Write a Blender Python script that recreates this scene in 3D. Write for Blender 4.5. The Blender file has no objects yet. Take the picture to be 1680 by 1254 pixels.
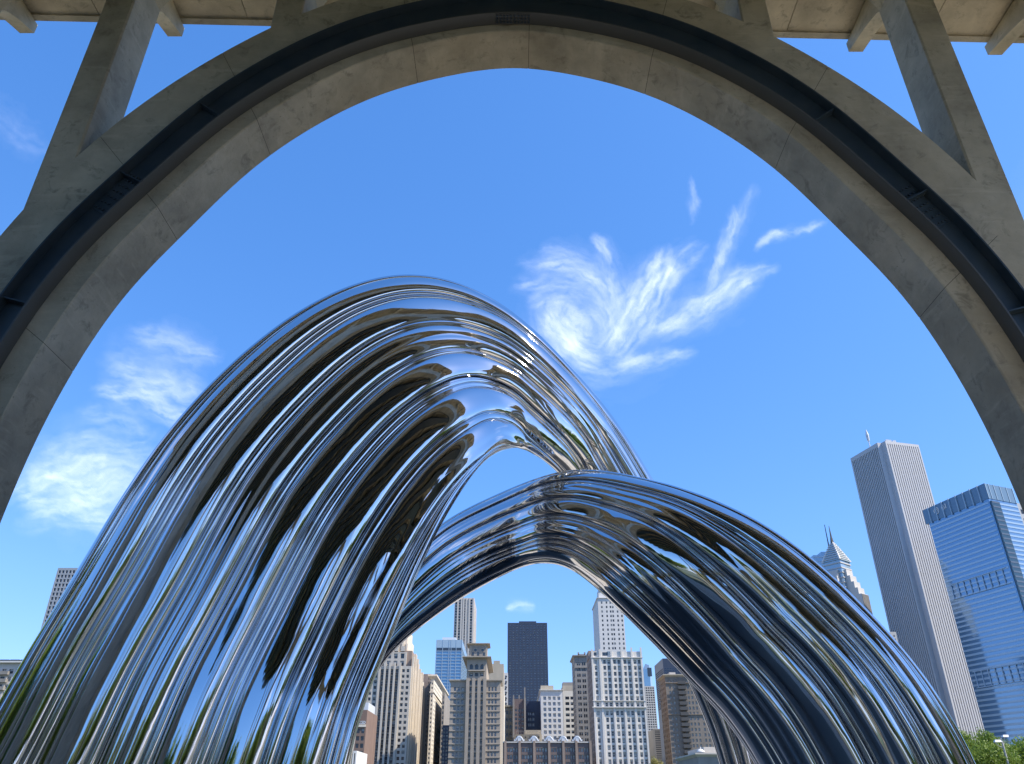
import bpy, math, random
import numpy as np
from mathutils import Vector, Matrix
rnd = random.Random(7)
nrs = np.random.RandomState(11)
SC = bpy.context.scene
COL = SC.collection
R = math.radians

# ------------------------------------------------------------------ camera, sky, sun, exposure
FPX = 1258.0
PITCH = R(28.6)
CAM_Z = 1.6
cam = bpy.data.cameras.new('camera')
cam.sensor_width = 36.0
cam.lens = 36.0 * FPX / 1680.0
cam.clip_start = 0.05
cam.clip_end = 60000.0
camo = bpy.data.objects.new('camera', cam)
COL.objects.link(camo)
camo.location = (0, 0, CAM_Z)
camo.rotation_euler = (R(90) + PITCH, 0, 0)
SC.camera = camo

SUN_EL, SUN_AZ = 48.0, -18.0          # azimuth measured from +X (right of the picture) towards +Y
sd = Vector((math.cos(R(SUN_EL)) * math.cos(R(SUN_AZ)), math.cos(R(SUN_EL)) * math.sin(R(SUN_AZ)), math.sin(R(SUN_EL))))
world = bpy.data.worlds.new('World')
SC.world = world
world.use_nodes = True
wt = world.node_tree
wt.nodes.clear()
wo = wt.nodes.new('ShaderNodeOutputWorld')
bg = wt.nodes.new('ShaderNodeBackground')
sky = wt.nodes.new('ShaderNodeTexSky')
sky.sky_type = 'NISHITA'
sky.sun_disc = False
sky.sun_elevation = R(SUN_EL)
sky.sun_rotation = math.atan2(sd.x, sd.y)
sky.air_density = 1.0
sky.dust_density = 0.3
sky.ozone_density = 2.5
hs = wt.nodes.new('ShaderNodeVectorMath'); hs.operation = 'MULTIPLY'    # clear deep blue air
hs.inputs[1].default_value = (0.545, 0.875, 1.31)
sc_, cc_ = wt.nodes.new('ShaderNodeSeparateColor'), wt.nodes.new('ShaderNodeCombineColor')
wt.links.new(sky.outputs[0], sc_.inputs[0]); wt.links.new(sc_.outputs[0], cc_.inputs[0])
for ch, mid, pw in ((1, 1.92, 0.74), (2, 2.9, 0.62)):                      # flatter run from zenith to horizon, as in the photograph
    m1, m2, m3 = (wt.nodes.new('ShaderNodeMath') for _ in range(3))
    m1.operation, m2.operation, m3.operation = 'DIVIDE', 'POWER', 'MULTIPLY'
    m1.inputs[1].default_value = mid; m2.inputs[1].default_value = pw; m3.inputs[1].default_value = mid
    wt.links.new(sc_.outputs[ch], m1.inputs[0]); wt.links.new(m1.outputs[0], m2.inputs[0]); wt.links.new(m2.outputs[0], m3.inputs[0]); wt.links.new(m3.outputs[0], cc_.inputs[ch])
wt.links.new(cc_.outputs[0], hs.inputs[0])
wt.links.new(hs.outputs[0], bg.inputs['Color'])
bg.inputs['Strength'].default_value = 0.15
wt.links.new(bg.outputs[0], wo.inputs[0])

sl = bpy.data.lights.new('sun', 'SUN')
sl.energy = 5.0
sl.angle = R(0.5)
sl.color = (1.0, 0.91, 0.78)
so = bpy.data.objects.new('sun', sl)
so.rotation_euler = sd.to_track_quat('Z', 'Y').to_euler()
COL.objects.link(so)
SC.view_settings.view_transform = 'Standard'
SC.view_settings.look = 'None'
SC.view_settings.gamma = 1.0
SC.view_settings.use_curve_mapping = False
SC.view_settings.exposure = 0.68
SC.cycles.caustics_reflective = False
SC.cycles.caustics_refractive = False
SC.cycles.max_bounces = 12
SC.cycles.glossy_bounces = 9
SC.cycles.diffuse_bounces = 4
SC.cycles.transparent_max_bounces = 12

# ------------------------------------------------------------------ helpers
cP, sP = math.cos(PITCH), math.sin(PITCH)
def ratio(px, py):
    u = (px - 840) / FPX; v = (627 - py) / FPX
    y = cP - v * sP; z = sP + v * cP
    return u / y, z / y
def at(px, py, D):
    a, b = ratio(px, py)
    return Vector((a * D, D, CAM_Z + b * D))
def X(px, py, D): return at(px, py, D).x
def Z(py, D): return at(840, py, D).z

def tag(o, label=None, cat=None, group=None, kind=None):
    if label: o['label'] = label
    if cat: o['category'] = cat
    if group: o['group'] = group
    if kind: o['kind'] = kind
    return o
def empty(name, loc, label, cat, group=None):
    o = bpy.data.objects.new(name, None); COL.objects.link(o)
    o.location = loc; o.empty_display_size = 0.5
    return tag(o, label, cat, group)
def link(name, me, parent=None, loc=None, rz=0.0):
    o = bpy.data.objects.new(name, me); COL.objects.link(o)
    if parent is not None: o.parent = parent
    if loc is not None: o.location = loc
    if rz: o.rotation_euler = (0, 0, rz)
    return o

class MB:
    """collects faces in world space minus an origin"""
    def __init__(s, org=(0, 0, 0)):
        s.v = []; s.f = []; s.m = []; s.o = Vector(org)
    def face(s, pts, mi=0):
        n = len(s.v)
        for p in pts: s.v.append((p[0] - s.o.x, p[1] - s.o.y, p[2] - s.o.z))
        s.f.append(tuple(range(n, n + len(pts)))); s.m.append(mi)
    def mesh_faces(s, pts, faces, mi=0):
        n = len(s.v)
        for p in pts: s.v.append((p[0] - s.o.x, p[1] - s.o.y, p[2] - s.o.z))
        for f in faces: s.f.append(tuple(n + i for i in f)); s.m.append(mi)
    def box(s, x0, x1, y0, y1, z0, z1, mi=0):
        p = [(x0, y0, z0), (x1, y0, z0), (x1, y1, z0), (x0, y1, z0), (x0, y0, z1), (x1, y0, z1), (x1, y1, z1), (x0, y1, z1)]
        s.mesh_faces(p, [(0, 3, 2, 1), (4, 5, 6, 7), (0, 1, 5, 4), (1, 2, 6, 5), (2, 3, 7, 6), (3, 0, 4, 7)], mi)
    def prism(s, poly, z0, z1, mi=0):
        n = len(poly)
        p = [(q[0], q[1], z0) for q in poly] + [(q[0], q[1], z1) for q in poly]
        fs = [tuple(range(n - 1, -1, -1)), tuple(range(n, 2 * n))] + [(i, (i + 1) % n, n + (i + 1) % n, n + i) for i in range(n)]
        s.mesh_faces(p, fs, mi)
    def frustum(s, poly, z0, poly2, z1, mi=0):
        n = len(poly)
        p = [(q[0], q[1], z0) for q in poly] + [(q[0], q[1], z1) for q in poly2]
        fs = [tuple(range(n - 1, -1, -1)), tuple(range(n, 2 * n))] + [(i, (i + 1) % n, n + (i + 1) % n, n + i) for i in range(n)]
        s.mesh_faces(p, fs, mi)
    def tube(s, pts, rad, n=8, mi=0):
        P = [Vector(p) for p in pts]; m = len(P)
        rs = rad if isinstance(rad, (list, tuple)) else [rad] * m
        vs = []
        for i in range(m):
            t = (P[min(i + 1, m - 1)] - P[max(i - 1, 0)]).normalized()
            a = t.cross(Vector((0, 1, 0)) if abs(t.y) < 0.9 else Vector((1, 0, 0))).normalized(); b = t.cross(a)
            for k in range(n):
                w = 2 * math.pi * k / n
                vs.append(P[i] + (a * math.cos(w) + b * math.sin(w)) * rs[i])
        fs = [(i * n + k, i * n + (k + 1) % n, (i + 1) * n + (k + 1) % n, (i + 1) * n + k) for i in range(m - 1) for k in range(n)]
        fs += [tuple(range(n)), tuple(range((m - 1) * n, m * n))]
        s.mesh_faces(vs, fs, mi)
    def mesh(s, name, mats, smooth=False):
        me = bpy.data.meshes.new(name)
        me.from_pydata(s.v, [], s.f)
        for m in (mats if isinstance(mats, (list, tuple)) else [mats]): me.materials.append(m)
        me.polygons.foreach_set('material_index', s.m)
        if smooth: me.polygons.foreach_set('use_smooth', [True] * len(s.f))
        me.update()
        return me
    def build(s, name, mats, parent=None, smooth=False, loc=None):
        return link(name, s.mesh(name, mats, smooth), parent, loc)

# ------------------------------------------------------------------ materials
def newmat(name):
    m = bpy.data.materials.new(name); m.use_nodes = True
    return m, m.node_tree, m.node_tree.nodes['Principled BSDF']
def stone(name, c, var=0.18, scale=0.25, rough=0.85, streak=True, bump=0.0):
    """weathered stone or painted masonry: broad tone drift, vertical rain streaks"""
    m, t, b = newmat(name); N, L = t.nodes, t.links
    tc = N.new('ShaderNodeTexCoord')
    n1 = N.new('ShaderNodeTexNoise'); n1.inputs['Scale'].default_value = scale; n1.inputs['Detail'].default_value = 6; n1.inputs['Roughness'].default_value = 0.65
    L.new(tc.outputs['Object'], n1.inputs['Vector'])
    mp = N.new('ShaderNodeMapping'); mp.inputs['Scale'].default_value = (1.2, 1.2, 0.06)
    L.new(tc.outputs['Object'], mp.inputs['Vector'])
    n2 = N.new('ShaderNodeTexNoise'); n2.inputs['Scale'].default_value = scale * 3; n2.inputs['Detail'].default_value = 4
    L.new(mp.outputs[0], n2.inputs['Vector'])
    mx = N.new('ShaderNodeMath'); mx.operation = 'ADD'
    L.new(n1.outputs[0], mx.inputs[0]); L.new(n2.outputs[0], mx.inputs[1])
    mr = N.new('ShaderNodeMapRange'); mr.inputs[1].default_value = 0.6; mr.inputs[2].default_value = 1.4
    mr.inputs[3].default_value = 1 - var; mr.inputs[4].default_value = 1 + var
    L.new(mx.outputs[0], mr.inputs[0])
    vm = N.new('ShaderNodeVectorMath'); vm.operation = 'SCALE'; vm.inputs[0].default_value = c
    L.new(mr.outputs[0], vm.inputs['Scale']); L.new(vm.outputs[0], b.inputs['Base Color'])
    b.inputs['Roughness'].default_value = rough
    b.inputs['Specular IOR Level'].default_value = 0.3
    return m
def glass(name, c, rough=0.08, spec=0.9, metal=0.0, wav=0.0):
    m, t, b = newmat(name)
    b.inputs['Base Color'].default_value = (*c, 1); b.inputs['Roughness'].default_value = rough
    b.inputs['Specular IOR Level'].default_value = spec; b.inputs['Metallic'].default_value = metal
    if wav:
        N, L = t.nodes, t.links
        tc = N.new('ShaderNodeTexCoord'); n = N.new('ShaderNodeTexNoise'); n.inputs['Scale'].default_value = 0.12; n.inputs['Detail'].default_value = 2
        L.new(tc.outputs['Object'], n.inputs['Vector'])
        bp = N.new('ShaderNodeBump'); bp.inputs['Strength'].default_value = wav; bp.inputs['Distance'].default_value = 0.5
        L.new(n.outputs[0], bp.inputs['Height']); L.new(bp.outputs[0], b.inputs['Normal'])
    return m
def plain(name, c, rough=0.6, metal=0.0):
    m, t, b = newmat(name)
    b.inputs['Base Color'].default_value = (*c, 1); b.inputs['Roughness'].default_value = rough; b.inputs['Metallic'].default_value = metal
    return m

def concrete_mat(name, c, warm):
    m, t, b = newmat(name); N, L = t.nodes, t.links
    tc = N.new('ShaderNodeTexCoord')
    def noise(sc, det=8, rough=0.6, stretch=None, dist=0.0):
        n = N.new('ShaderNodeTexNoise'); n.inputs['Scale'].default_value = sc; n.inputs['Detail'].default_value = det
        n.inputs['Roughness'].default_value = rough; n.inputs['Distortion'].default_value = dist
        if stretch:
            mp = N.new('ShaderNodeMapping'); mp.inputs['Scale'].default_value = stretch; L.new(tc.outputs['Object'], mp.inputs['Vector']); L.new(mp.outputs[0], n.inputs['Vector'])
        else: L.new(tc.outputs['Object'], n.inputs['Vector'])
        return n.outputs[0]
    def ramp(src, a, b_, c0=(0, 0, 0, 1), c1=(1, 1, 1, 1)):
        r = N.new('ShaderNodeValToRGB'); r.color_ramp.elements[0].position = a; r.color_ramp.elements[1].position = b_
        r.color_ramp.elements[0].color = c0; r.color_ramp.elements[1].color = c1
        L.new(src, r.inputs[0]); return r.outputs[0]
    def mix(a, b2, fac, mode='MIX'):
        x = N.new('ShaderNodeMix'); x.data_type = 'RGBA'; x.blend_type = mode
        if isinstance(fac, float): x.inputs[0].default_value = fac
        else: L.new(fac, x.inputs[0])
        for s_, i in ((a, 6), (b2, 7)):
            if isinstance(s_, tuple): x.inputs[i].default_value = s_
            else: L.new(s_, x.inputs[i])
        return x.outputs[2]
    base = mix((*[q * 0.68 for q in c], 1), (*[q * 1.22 for q in c], 1), ramp(noise(0.9, 9, 0.62), 0.33, 0.67))
    base = mix(base, (*warm, 1), ramp(noise(0.35, 4), 0.45, 0.7, (0, 0, 0, 1), (0.55, 0.55, 0.55, 1)))
    st = ramp(noise(3.2, 10, 0.7, None, 0.6), 0.545, 0.68)            # damp blotches
    base = mix(base, (*[q * 0.5 for q in c], 1), mix((0, 0, 0, 1), st, 0.75))
    lt = ramp(noise(2.2, 6, 0.6, (0.5, 0.5, 3.0), 0.4), 0.56, 0.72)    # lime bloom
    base = mix(base, (*[min(1, q * 1.5) for q in c], 1), mix((0, 0, 0, 1), lt, 0.35))
    sp = ramp(noise(22, 2, 0.5), 0.70, 0.76)                          # blow holes
    base = mix(base, (*[q * 0.35 for q in c], 1), mix((0, 0, 0, 1), sp, 0.6))
    L.new(base, b.inputs['Base Color'])
    b.inputs['Roughness'].default_value = 0.82; b.inputs['Specular IOR Level'].default_value = 0.35
    bp = N.new('ShaderNodeBump'); bp.inputs['Strength'].default_value = 0.45; bp.inputs['Distance'].default_value = 0.03
    ad = N.new('ShaderNodeMath'); ad.operation = 'ADD'
    L.new(noise(5, 10, 0.7), ad.inputs[0]); L.new(noise(1.1, 3), ad.inputs[1])
    L.new(ad.outputs[0], bp.inputs['Height']); L.new(bp.outputs[0], b.inputs['Normal'])
    return m

M = {}
M['conc'] = concrete_mat('bridge concrete', (0.47, 0.42, 0.315), (0.50, 0.41, 0.27))
M['soffit'] = concrete_mat('deck concrete', (0.56, 0.48, 0.335), (0.52, 0.43, 0.27))
M['joint'] = plain('dark joint filler', (0.06, 0.055, 0.05), 0.9)

def steel_paint():
    m, t, b = newmat('dark blue steel paint'); N, L = t.nodes, t.links
    tc = N.new('ShaderNodeTexCoord'); n = N.new('ShaderNodeTexNoise'); n.inputs['Scale'].default_value = 2.5; n.inputs['Detail'].default_value = 8
    L.new(tc.outputs['Object'], n.inputs['Vector'])
    r = N.new('ShaderNodeValToRGB'); r.color_ramp.elements[0].position = 0.3; r.color_ramp.elements[1].position = 0.75
    r.color_ramp.elements[0].color = (0.022, 0.040, 0.058, 1); r.color_ramp.elements[1].color = (0.045, 0.062, 0.075, 1)
    L.new(n.outputs[0], r.inputs[0]); L.new(r.outputs[0], b.inputs['Base Color'])
    b.inputs['Roughness'].default_value = 0.42; b.inputs['Specular IOR Level'].default_value = 0.5
    return m
M['steel'] = steel_paint()

def chrome():
    m, t, b = newmat('polished stainless steel'); N, L = t.nodes, t.links
    b.inputs['Base Color'].default_value = (0.68, 0.685, 0.695, 1); b.inputs['Metallic'].default_value = 1.0
    b.inputs['Roughness'].default_value = 0.025
    tc = N.new('ShaderNodeTexCoord')
    rn = N.new('ShaderNodeTexNoise'); rn.inputs['Scale'].default_value = 3.0; rn.inputs['Detail'].default_value = 7; rn.inputs['Roughness'].default_value = 0.7
    L.new(tc.outputs['Object'], rn.inputs['Vector'])
    rr_ = N.new('ShaderNodeMapRange'); rr_.inputs[1].default_value = 0.45; rr_.inputs[2].default_value = 0.75; rr_.inputs[3].default_value = 0.03; rr_.inputs[4].default_value = 0.11
    L.new(rn.outputs[0], rr_.inputs[0]); L.new(rr_.outputs[0], b.inputs['Roughness'])      # smears and dried water marks
    n = N.new('ShaderNodeTexNoise'); n.inputs['Scale'].default_value = 1.4; n.inputs['Detail'].default_value = 2.5; n.inputs['Roughness'].default_value = 0.45
    L.new(tc.outputs['Object'], n.inputs['Vector'])
    bp = N.new('ShaderNodeBump'); bp.inputs['Strength'].default_value = 0.035; bp.inputs['Distance'].default_value = 0.12
    L.new(n.outputs[0], bp.inputs['Height']); L.new(bp.outputs[0], b.inputs['Normal'])
    return m
M['chrome'] = chrome()

# ------------------------------------------------------------------ ground
def ground_mat():
    m, t, b = newmat('ground'); N, L = t.nodes, t.links
    tc = N.new('ShaderNodeTexCoord'); n = N.new('ShaderNodeTexNoise'); n.inputs['Scale'].default_value = 0.02; n.inputs['Detail'].default_value = 8
    L.new(tc.outputs['Object'], n.inputs['Vector'])
    r = N.new('ShaderNodeValToRGB'); r.color_ramp.elements[0].position = 0.42; r.color_ramp.elements[1].position = 0.58
    r.color_ramp.elements[0].color = (0.05, 0.085, 0.03, 1); r.color_ramp.elements[1].color = (0.10, 0.10, 0.085, 1)
    L.new(n.outputs[0], r.inputs[0]); L.new(r.outputs[0], b.inputs['Base Color']); b.inputs['Roughness'].default_value = 0.95
    return m
g = MB(); g.face([(-9000, -9000, 0), (9000, -9000, 0), (9000, 9000, 0), (-9000, 9000, 0)])
tag(g.build('ground', ground_mat()), kind='structure')
def paving_mat():
    m, t, b = newmat('plaza paving'); N, L = t.nodes, t.links
    tc = N.new('ShaderNodeTexCoord'); br = N.new('ShaderNodeTexBrick')
    br.inputs['Scale'].default_value = 0.8; br.inputs['Color1'].default_value = (0.60, 0.55, 0.47, 1); br.inputs['Color2'].default_value = (0.52, 0.475, 0.40, 1)
    br.inputs['Mortar'].default_value = (0.15, 0.14, 0.12, 1); br.inputs['Mortar Size'].default_value = 0.012
    L.new(tc.outputs['Object'], br.inputs['Vector'])
    n = N.new('ShaderNodeTexNoise'); n.inputs['Scale'].default_value = 0.35; n.inputs['Detail'].default_value = 8; L.new(tc.outputs['Object'], n.inputs['Vector'])
    mr = N.new('ShaderNodeMapRange'); mr.inputs[1].default_value = 0.3; mr.inputs[2].default_value = 0.7; mr.inputs[3].default_value = 0.7; mr.inputs[4].default_value = 1.15
    L.new(n.outputs[0], mr.inputs[0])
    vm = N.new('ShaderNodeVectorMath'); vm.operation = 'SCALE'; L.new(br.outputs[0], vm.inputs[0]); L.new(mr.outputs[0], vm.inputs['Scale'])
    L.new(vm.outputs[0], b.inputs['Base Color']); b.inputs['Roughness'].default_value = 0.8
    return m
g = MB(); g.face([(-26, -5, 0.004), (26, -5, 0.004), (26, 62, 0.004), (-26, 62, 0.004)])
tag(g.build('plaza', paving_mat()), kind='structure')
g = MB(); ring = [(-13, 5, 0.008), (2.5, 5, 0.008), (6, 12, .008), (11, 22, 0.008), (12, 33, 0.008), (-9, 33, 0.008), (-13, 22, 0.008)]
g.face(ring); tag(g.build('added_dark_ground', stone('added dark ground', (0.028, 0.03, 0.031), 0.3, 1.5, 0.5)), kind='structure')  # unseen dark sheet, added so the undersides of the polished arches mirror near-black

# ------------------------------------------------------------------ the concrete arch bridge
# intrados and extrados in the plane of the near arch face (metres above the eye, symmetric)
INT = [(0, 13.37), (1.35, 13.13), (2.75, 12.55), (4.0, 11.62), (4.95, 10.58), (5.92, 9.04), (6.63, 7.75), (7.12, 6.35), (7.40, 5.0), (7.55, 3.5), (7.62, 1.6), (7.64, -1.6)]
EXT = [(0, 15.05), (1.8, 14.90), (3.52, 14.33), (4.98, 13.33), (6.0, 12.36), (7.05, 11.08), (7.75, 9.95), (8.35, 8.66), (8.80, 7.2), (9.10, 5.3), (9.25, 2.6), (9.30, -1.6)]
def nspline(t, y, tq):
    """natural cubic spline, y (n,k)"""
    t = np.asarray(t, float); y = np.asarray(y, float); n = len(t); h = np.diff(t)
    A = np.zeros((n, n)); B = np.zeros((n, y.shape[1])); A[0, 0] = A[-1, -1] = 1
    for i in range(1, n - 1):
        A[i, i - 1] = h[i - 1]; A[i, i] = 2 * (h[i - 1] + h[i]); A[i, i + 1] = h[i]
        B[i] = 6 * ((y[i + 1] - y[i]) / h[i] - (y[i] - y[i - 1]) / h[i - 1])
    Mx = np.linalg.solve(A, B)
    idx = np.clip(np.searchsorted(t, tq) - 1, 0, n - 2); hh = h[idx][:, None]; a = (t[idx + 1] - tq)[:, None]; b = (tq - t[idx])[:, None]
    return Mx[idx] * a ** 3 / (6 * hh) + Mx[idx + 1] * b ** 3 / (6 * hh) + (y[idx] / hh - Mx[idx] * hh / 6) * a + (y[idx + 1] / hh - Mx[idx + 1] * hh / 6) * b
def fullcurve(half, n):
    pts = np.array([(-x, z) for x, z in reversed(half[1:])] + list(half))
    s = np.concatenate([[0], np.cumsum(np.hypot(*np.diff(pts, axis=0).T))])
    q = nspline(s, pts, np.linspace(0, s[-1], n))
    q[:, 1] += CAM_Z
    return q
NA = 241
ci, ce = fullcurve(INT, NA), fullcurve(EXT, NA)
def lerpc(f): return ci * (1 - f) + ce * f
AX = 0.03   # arch centre
bridge = empty('arch_bridge', (0, 10.45, 0), 'tall concrete arch bridge with a dark steel rib framing the view overhead', 'bridge')
BO = Vector((0, 10.45, 0))
def arch_piece(i0, i1, fa, fb, y0, y1, bev=0.02):
    """block of the arch ring between curve fractions fa, fb and stations i0..i1"""
    mb = MB(BO); A = lerpc(fa); B = lerpc(fb); idx = list(range(i0, i1 + 1)); vs = []
    # section with small chamfers on the two soffit arrises
    for k in idx:
        a = Vector((A[k][0] + AX, 0, A[k][1])); b = Vector((B[k][0] + AX, 0, B[k][1])); d = (b - a).normalized()
        for q, y in ((a + d * bev, y0), (b, y0), (b, y1), (a + d * bev, y1), (a, y1 - bev), (a, y0 + bev)):
            vs.append((q.x, y, q.z))
    n = 6; m = len(idx)
    fs = [(i * n + k, (i + 1) * n + k, (i + 1) * n + (k + 1) % n, i * n + (k + 1) % n) for i in range(m - 1) for k in range(n)]
    fs += [tuple(range(n)), tuple(range((m - 1) * n, m * n))[::-1]]
    mb.mesh_faces(vs, fs)
    return mb
def near_index(px, py, D, curve):
    a, b = ratio(px, py); p = np.array([a * D - AX, b * D + CAM_Z])
    return int(np.argmin(np.hypot(*(curve - p).T)))
# casting joints seen on the soffit
JT = [near_index(*q, 10.0, ci) for q in ((45, 560), (235, 330), (405, 190), (678, 82))]
cuts = sorted(set([0, 14] + JT + [near_index(840, 52, 10, ci) + 2, near_index(1072, 92, 10, ci), near_index(1315, 215, 10, ci), near_index(1560, 470, 10, ci), NA - 15, NA - 1]))
for y0, y1 in ((10.0, 10.9), (-14.4, -13.5)):
    core = arch_piece(0, NA - 1, 0.004, 0.996, y0 + 0.01, y1 - 0.01, 0.022)
    core.build('joint_filler', M['joint'], bridge)
    for a, b in zip(cuts[:-1], cuts[1:]):
        mb = arch_piece(a, b, 0.0, 1.0, y0, y1)
        # open the joint by 12 mm: pull the end stations back
        ob = mb.build('arch_segment', M['conc'], bridge)
        v = ob.data.vertices; n = b - a + 1
        for e, w in ((0, 1), (n - 1, -1)):
            for k in range(6):
                p = v[e * 6 + k].co; q = v[(e + w) * 6 + k].co; p += (q - p).normalized() * 0.0045
# steel rib on the near face: curved I-beam, flanges and web, stiffeners, bolted splices
def radial(k, off):
    a = ci[k]; t = ci[min(k + 1, NA - 1)] - ci[max(k - 1, 0)]; n = np.array([-t[1], t[0]]); n = n / np.hypot(*n)
    return a + n * off
OFF_LO, OFF_HI = 0.30, 0.86
def offs(k):
    # distance between the beam's flanges and the soffit edge grows towards the haunches
    s = abs(k - (NA - 1) / 2) / ((NA - 1) / 2)
    f = min(1.0, s / 0.55)
    return 0.19 + 0.22 * f, 0.86 + 0.02 * f
def strip(k0, k1, lo, hi, y0, y1, name, mat, smooth=False):
    vs = []; ks = list(range(k0, k1 + 1))
    for k in ks:
        l_, h_ = offs(k); a = radial(k, lo(l_, h_)); b = radial(k, hi(l_, h_))
        vs += [(a[0] + AX, y0, a[1]), (b[0] + AX, y0, b[1]), (b[0] + AX, y1, b[1]), (a[0] + AX, y1, a[1])]
    mb = MB(BO); m = len(ks)
    fs = [(i * 4 + k, (i + 1) * 4 + k, (i + 1) * 4 + (k + 1) % 4, i * 4 + (k + 1) % 4) for i in range(m - 1) for k in range(4)] + [(0, 1, 2, 3), tuple(range(4 * m - 4, 4 * m))[::-1]]
    mb.mesh_faces(vs, fs)
    return mb.build(name, mat, rib)
rib = bpy.data.objects.new('steel_rib', None); COL.objects.link(rib); rib.parent = bridge
YF = 10.0
FLG = plain('bounce lightened flange paint', (0.085, 0.088, 0.085), 0.5)  # the rib's own paint, with bounce light from below put into its colour
strip(3, NA - 4, lambda l, h: l + 0.03, lambda l, h: h - 0.03, YF - 0.12, YF - 0.002, 'web', M['steel'])
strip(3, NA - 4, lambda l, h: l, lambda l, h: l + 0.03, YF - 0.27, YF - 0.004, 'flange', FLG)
strip(3, NA - 4, lambda l, h: h - 0.03, lambda l, h: h, YF - 0.30, YF - 0.004, 'flange', M['steel'])
for px, py in ((345, 160), (205, 262), (25, 465), (1352, 172), (1503, 298), (1665, 490)):
    k = near_index(px, py, 9.9, lerpc(0.35))
    l_, h_ = offs(k); a = radial(k, l_ + 0.03); b = radial(k, h_ - 0.03); t = np.array([-(b - a)[1], (b - a)[0]]); t = t / np.hypot(*t) * 0.012
    mb = MB(BO)
    q = [(a - t), (a + t), (b + t), (b - t)]
    vs = [(p[0] + AX, y, p[1]) for y in (YF - 0.26, YF - 0.118) for p in q]
    mb.mesh_faces(vs, [(0, 1, 2, 3), (7, 6, 5, 4), (0, 4, 5, 1), (1, 5, 6, 2), (2, 6, 7, 3), (3, 7, 4, 0)])
    mb.build('stiffener', M['steel'], rib)
def bolt_mesh(ax):
    mb = MB(); n = 6; r = 0.022
    ps = [(r * math.cos(k * math.pi / 3), r * math.sin(k * math.pi / 3)) for k in range(n)]
    if ax == 'y': lo = [(p[0], 0.0, p[1]) for p in ps]; hi = [(p[0], -0.022, p[1]) for p in ps]
    else: lo = [(p[0], p[1], 0.0) for p in ps]; hi = [(p[0], p[1], -0.026) for p in ps]
    mb.mesh_faces(lo + hi, [tuple(range(n)), tuple(range(n, 2 * n))] + [(i, (i + 1) % n, n + (i + 1) % n, n + i) for i in range(n)])
    return mb.mesh('bolt', M['steel'])
bm_y, bm_z = bolt_mesh('y'), bolt_mesh('z')
for px, py in ((187, 282), (1524, 312)):
    k = near_index(px, py, 9.9, lerpc(0.35)); l_, h_ = offs(k); k0, k1 = k - 3, k + 3
    strip(k0, k1, lambda l, h: l + 0.07, lambda l, h: h - 0.07, YF - 0.135, YF - 0.121, 'splice_plate', M['steel'])
    for i in range(7):
        for j in range(5):
            kk = k0 + 0.4 + i * (k1 - k0 - 0.8) / 6; ka = int(kk); fr = kk - ka
            off = l_ + 0.11 + j * (h_ - l_ - 0.22) / 4
            p = radial(ka, off) * (1 - fr) + radial(ka + 1, off) * fr
            link('bolt', bm_y, rib, Vector((p[0] + AX, YF - 0.135, p[1])) - BO)
kc = (NA - 1) // 2
l_, h_ = offs(kc)
mb = MB(BO); z = ci[kc][1] + l_
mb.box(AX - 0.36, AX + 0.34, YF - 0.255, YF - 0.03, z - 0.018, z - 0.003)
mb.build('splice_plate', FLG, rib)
for i in range(10):
    for y in (YF - 0.215, YF - 0.15, YF - 0.08):
        link('bolt', bm_z, rib, Vector((AX - 0.32 + i * 0.068 + (0.01 if i > 4 else 0), y, z - 0.018)) - BO)

# columns
def ext_z(x):
    half = ce[ce[:, 0] > 0]; x = abs(x - AX)
    return float(np.interp(x, half[:, 0][:], half[:, 1][:]))
DECK = 16.25 + CAM_Z
cols = [(-8.30, -7.70), (-4.81, -4.23), (4.61, 5.18), (8.03, 8.62)]
extra = [(-11.75, -11.17), (11.45, 12.04), (-15.2, -14.62), (14.9, 15.5), (-1.3, -0.72), (1.1, 1.68)]
for ya, yb in ((10.003, 10.87), (-14.37, -13.53)):
    for a, b in cols + extra:
        mb = MB(BO)
        zb = 0.0 if abs(a) > 10 else min(ext_z(a), ext_z(b)) - 0.35
        if abs(a) > 10: zb = 0.0
        bv = 0.03
        poly = [(a + bv, ya), (b - bv, ya), (b, ya + bv), (b, yb - bv), (b - bv, yb), (a + bv, yb), (a, yb - bv), (a, ya + bv)]
        mb.prism(poly, zb, DECK - 0.02)
        mb.build('column', M['conc'], bridge)
# gusset where the outer columns meet the arch
# spandrel beam with arched soffits between the columns
centres = sorted([(a + b) / 2 for a, b in cols + extra])
for ya, yb in ((10.05, 10.82), (-14.32, -13.58)):
    for c0, c1 in zip(centres[:-1], centres[1:]):
        mb = MB(BO); n = 16; top = DECK - 0.03; w = c1 - c0 - 0.56; x0 = c0 + 0.28; vs = []
        for i in range(n + 1):
            f = i / n; x = x0 + w * f; zz = DECK - 1.15 + 0.85 * (1 - (2 * f - 1) ** 2) ** 0.5
            vs += [(x, ya, zz), (x, yb, zz), (x, yb, top), (x, ya, top)]
        fs = [(i * 4 + k, (i + 1) * 4 + k, (i + 1) * 4 + (k + 1) % 4, i * 4 + (k + 1) % 4) for i in range(n) for k in range(4)] + [(0, 1, 2, 3), (4 * n + 3, 4 * n + 2, 4 * n + 1, 4 * n)]
        mb.mesh_faces(vs, fs)
        mb.build('spandrel_beam', M['soffit'], bridge)
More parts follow.
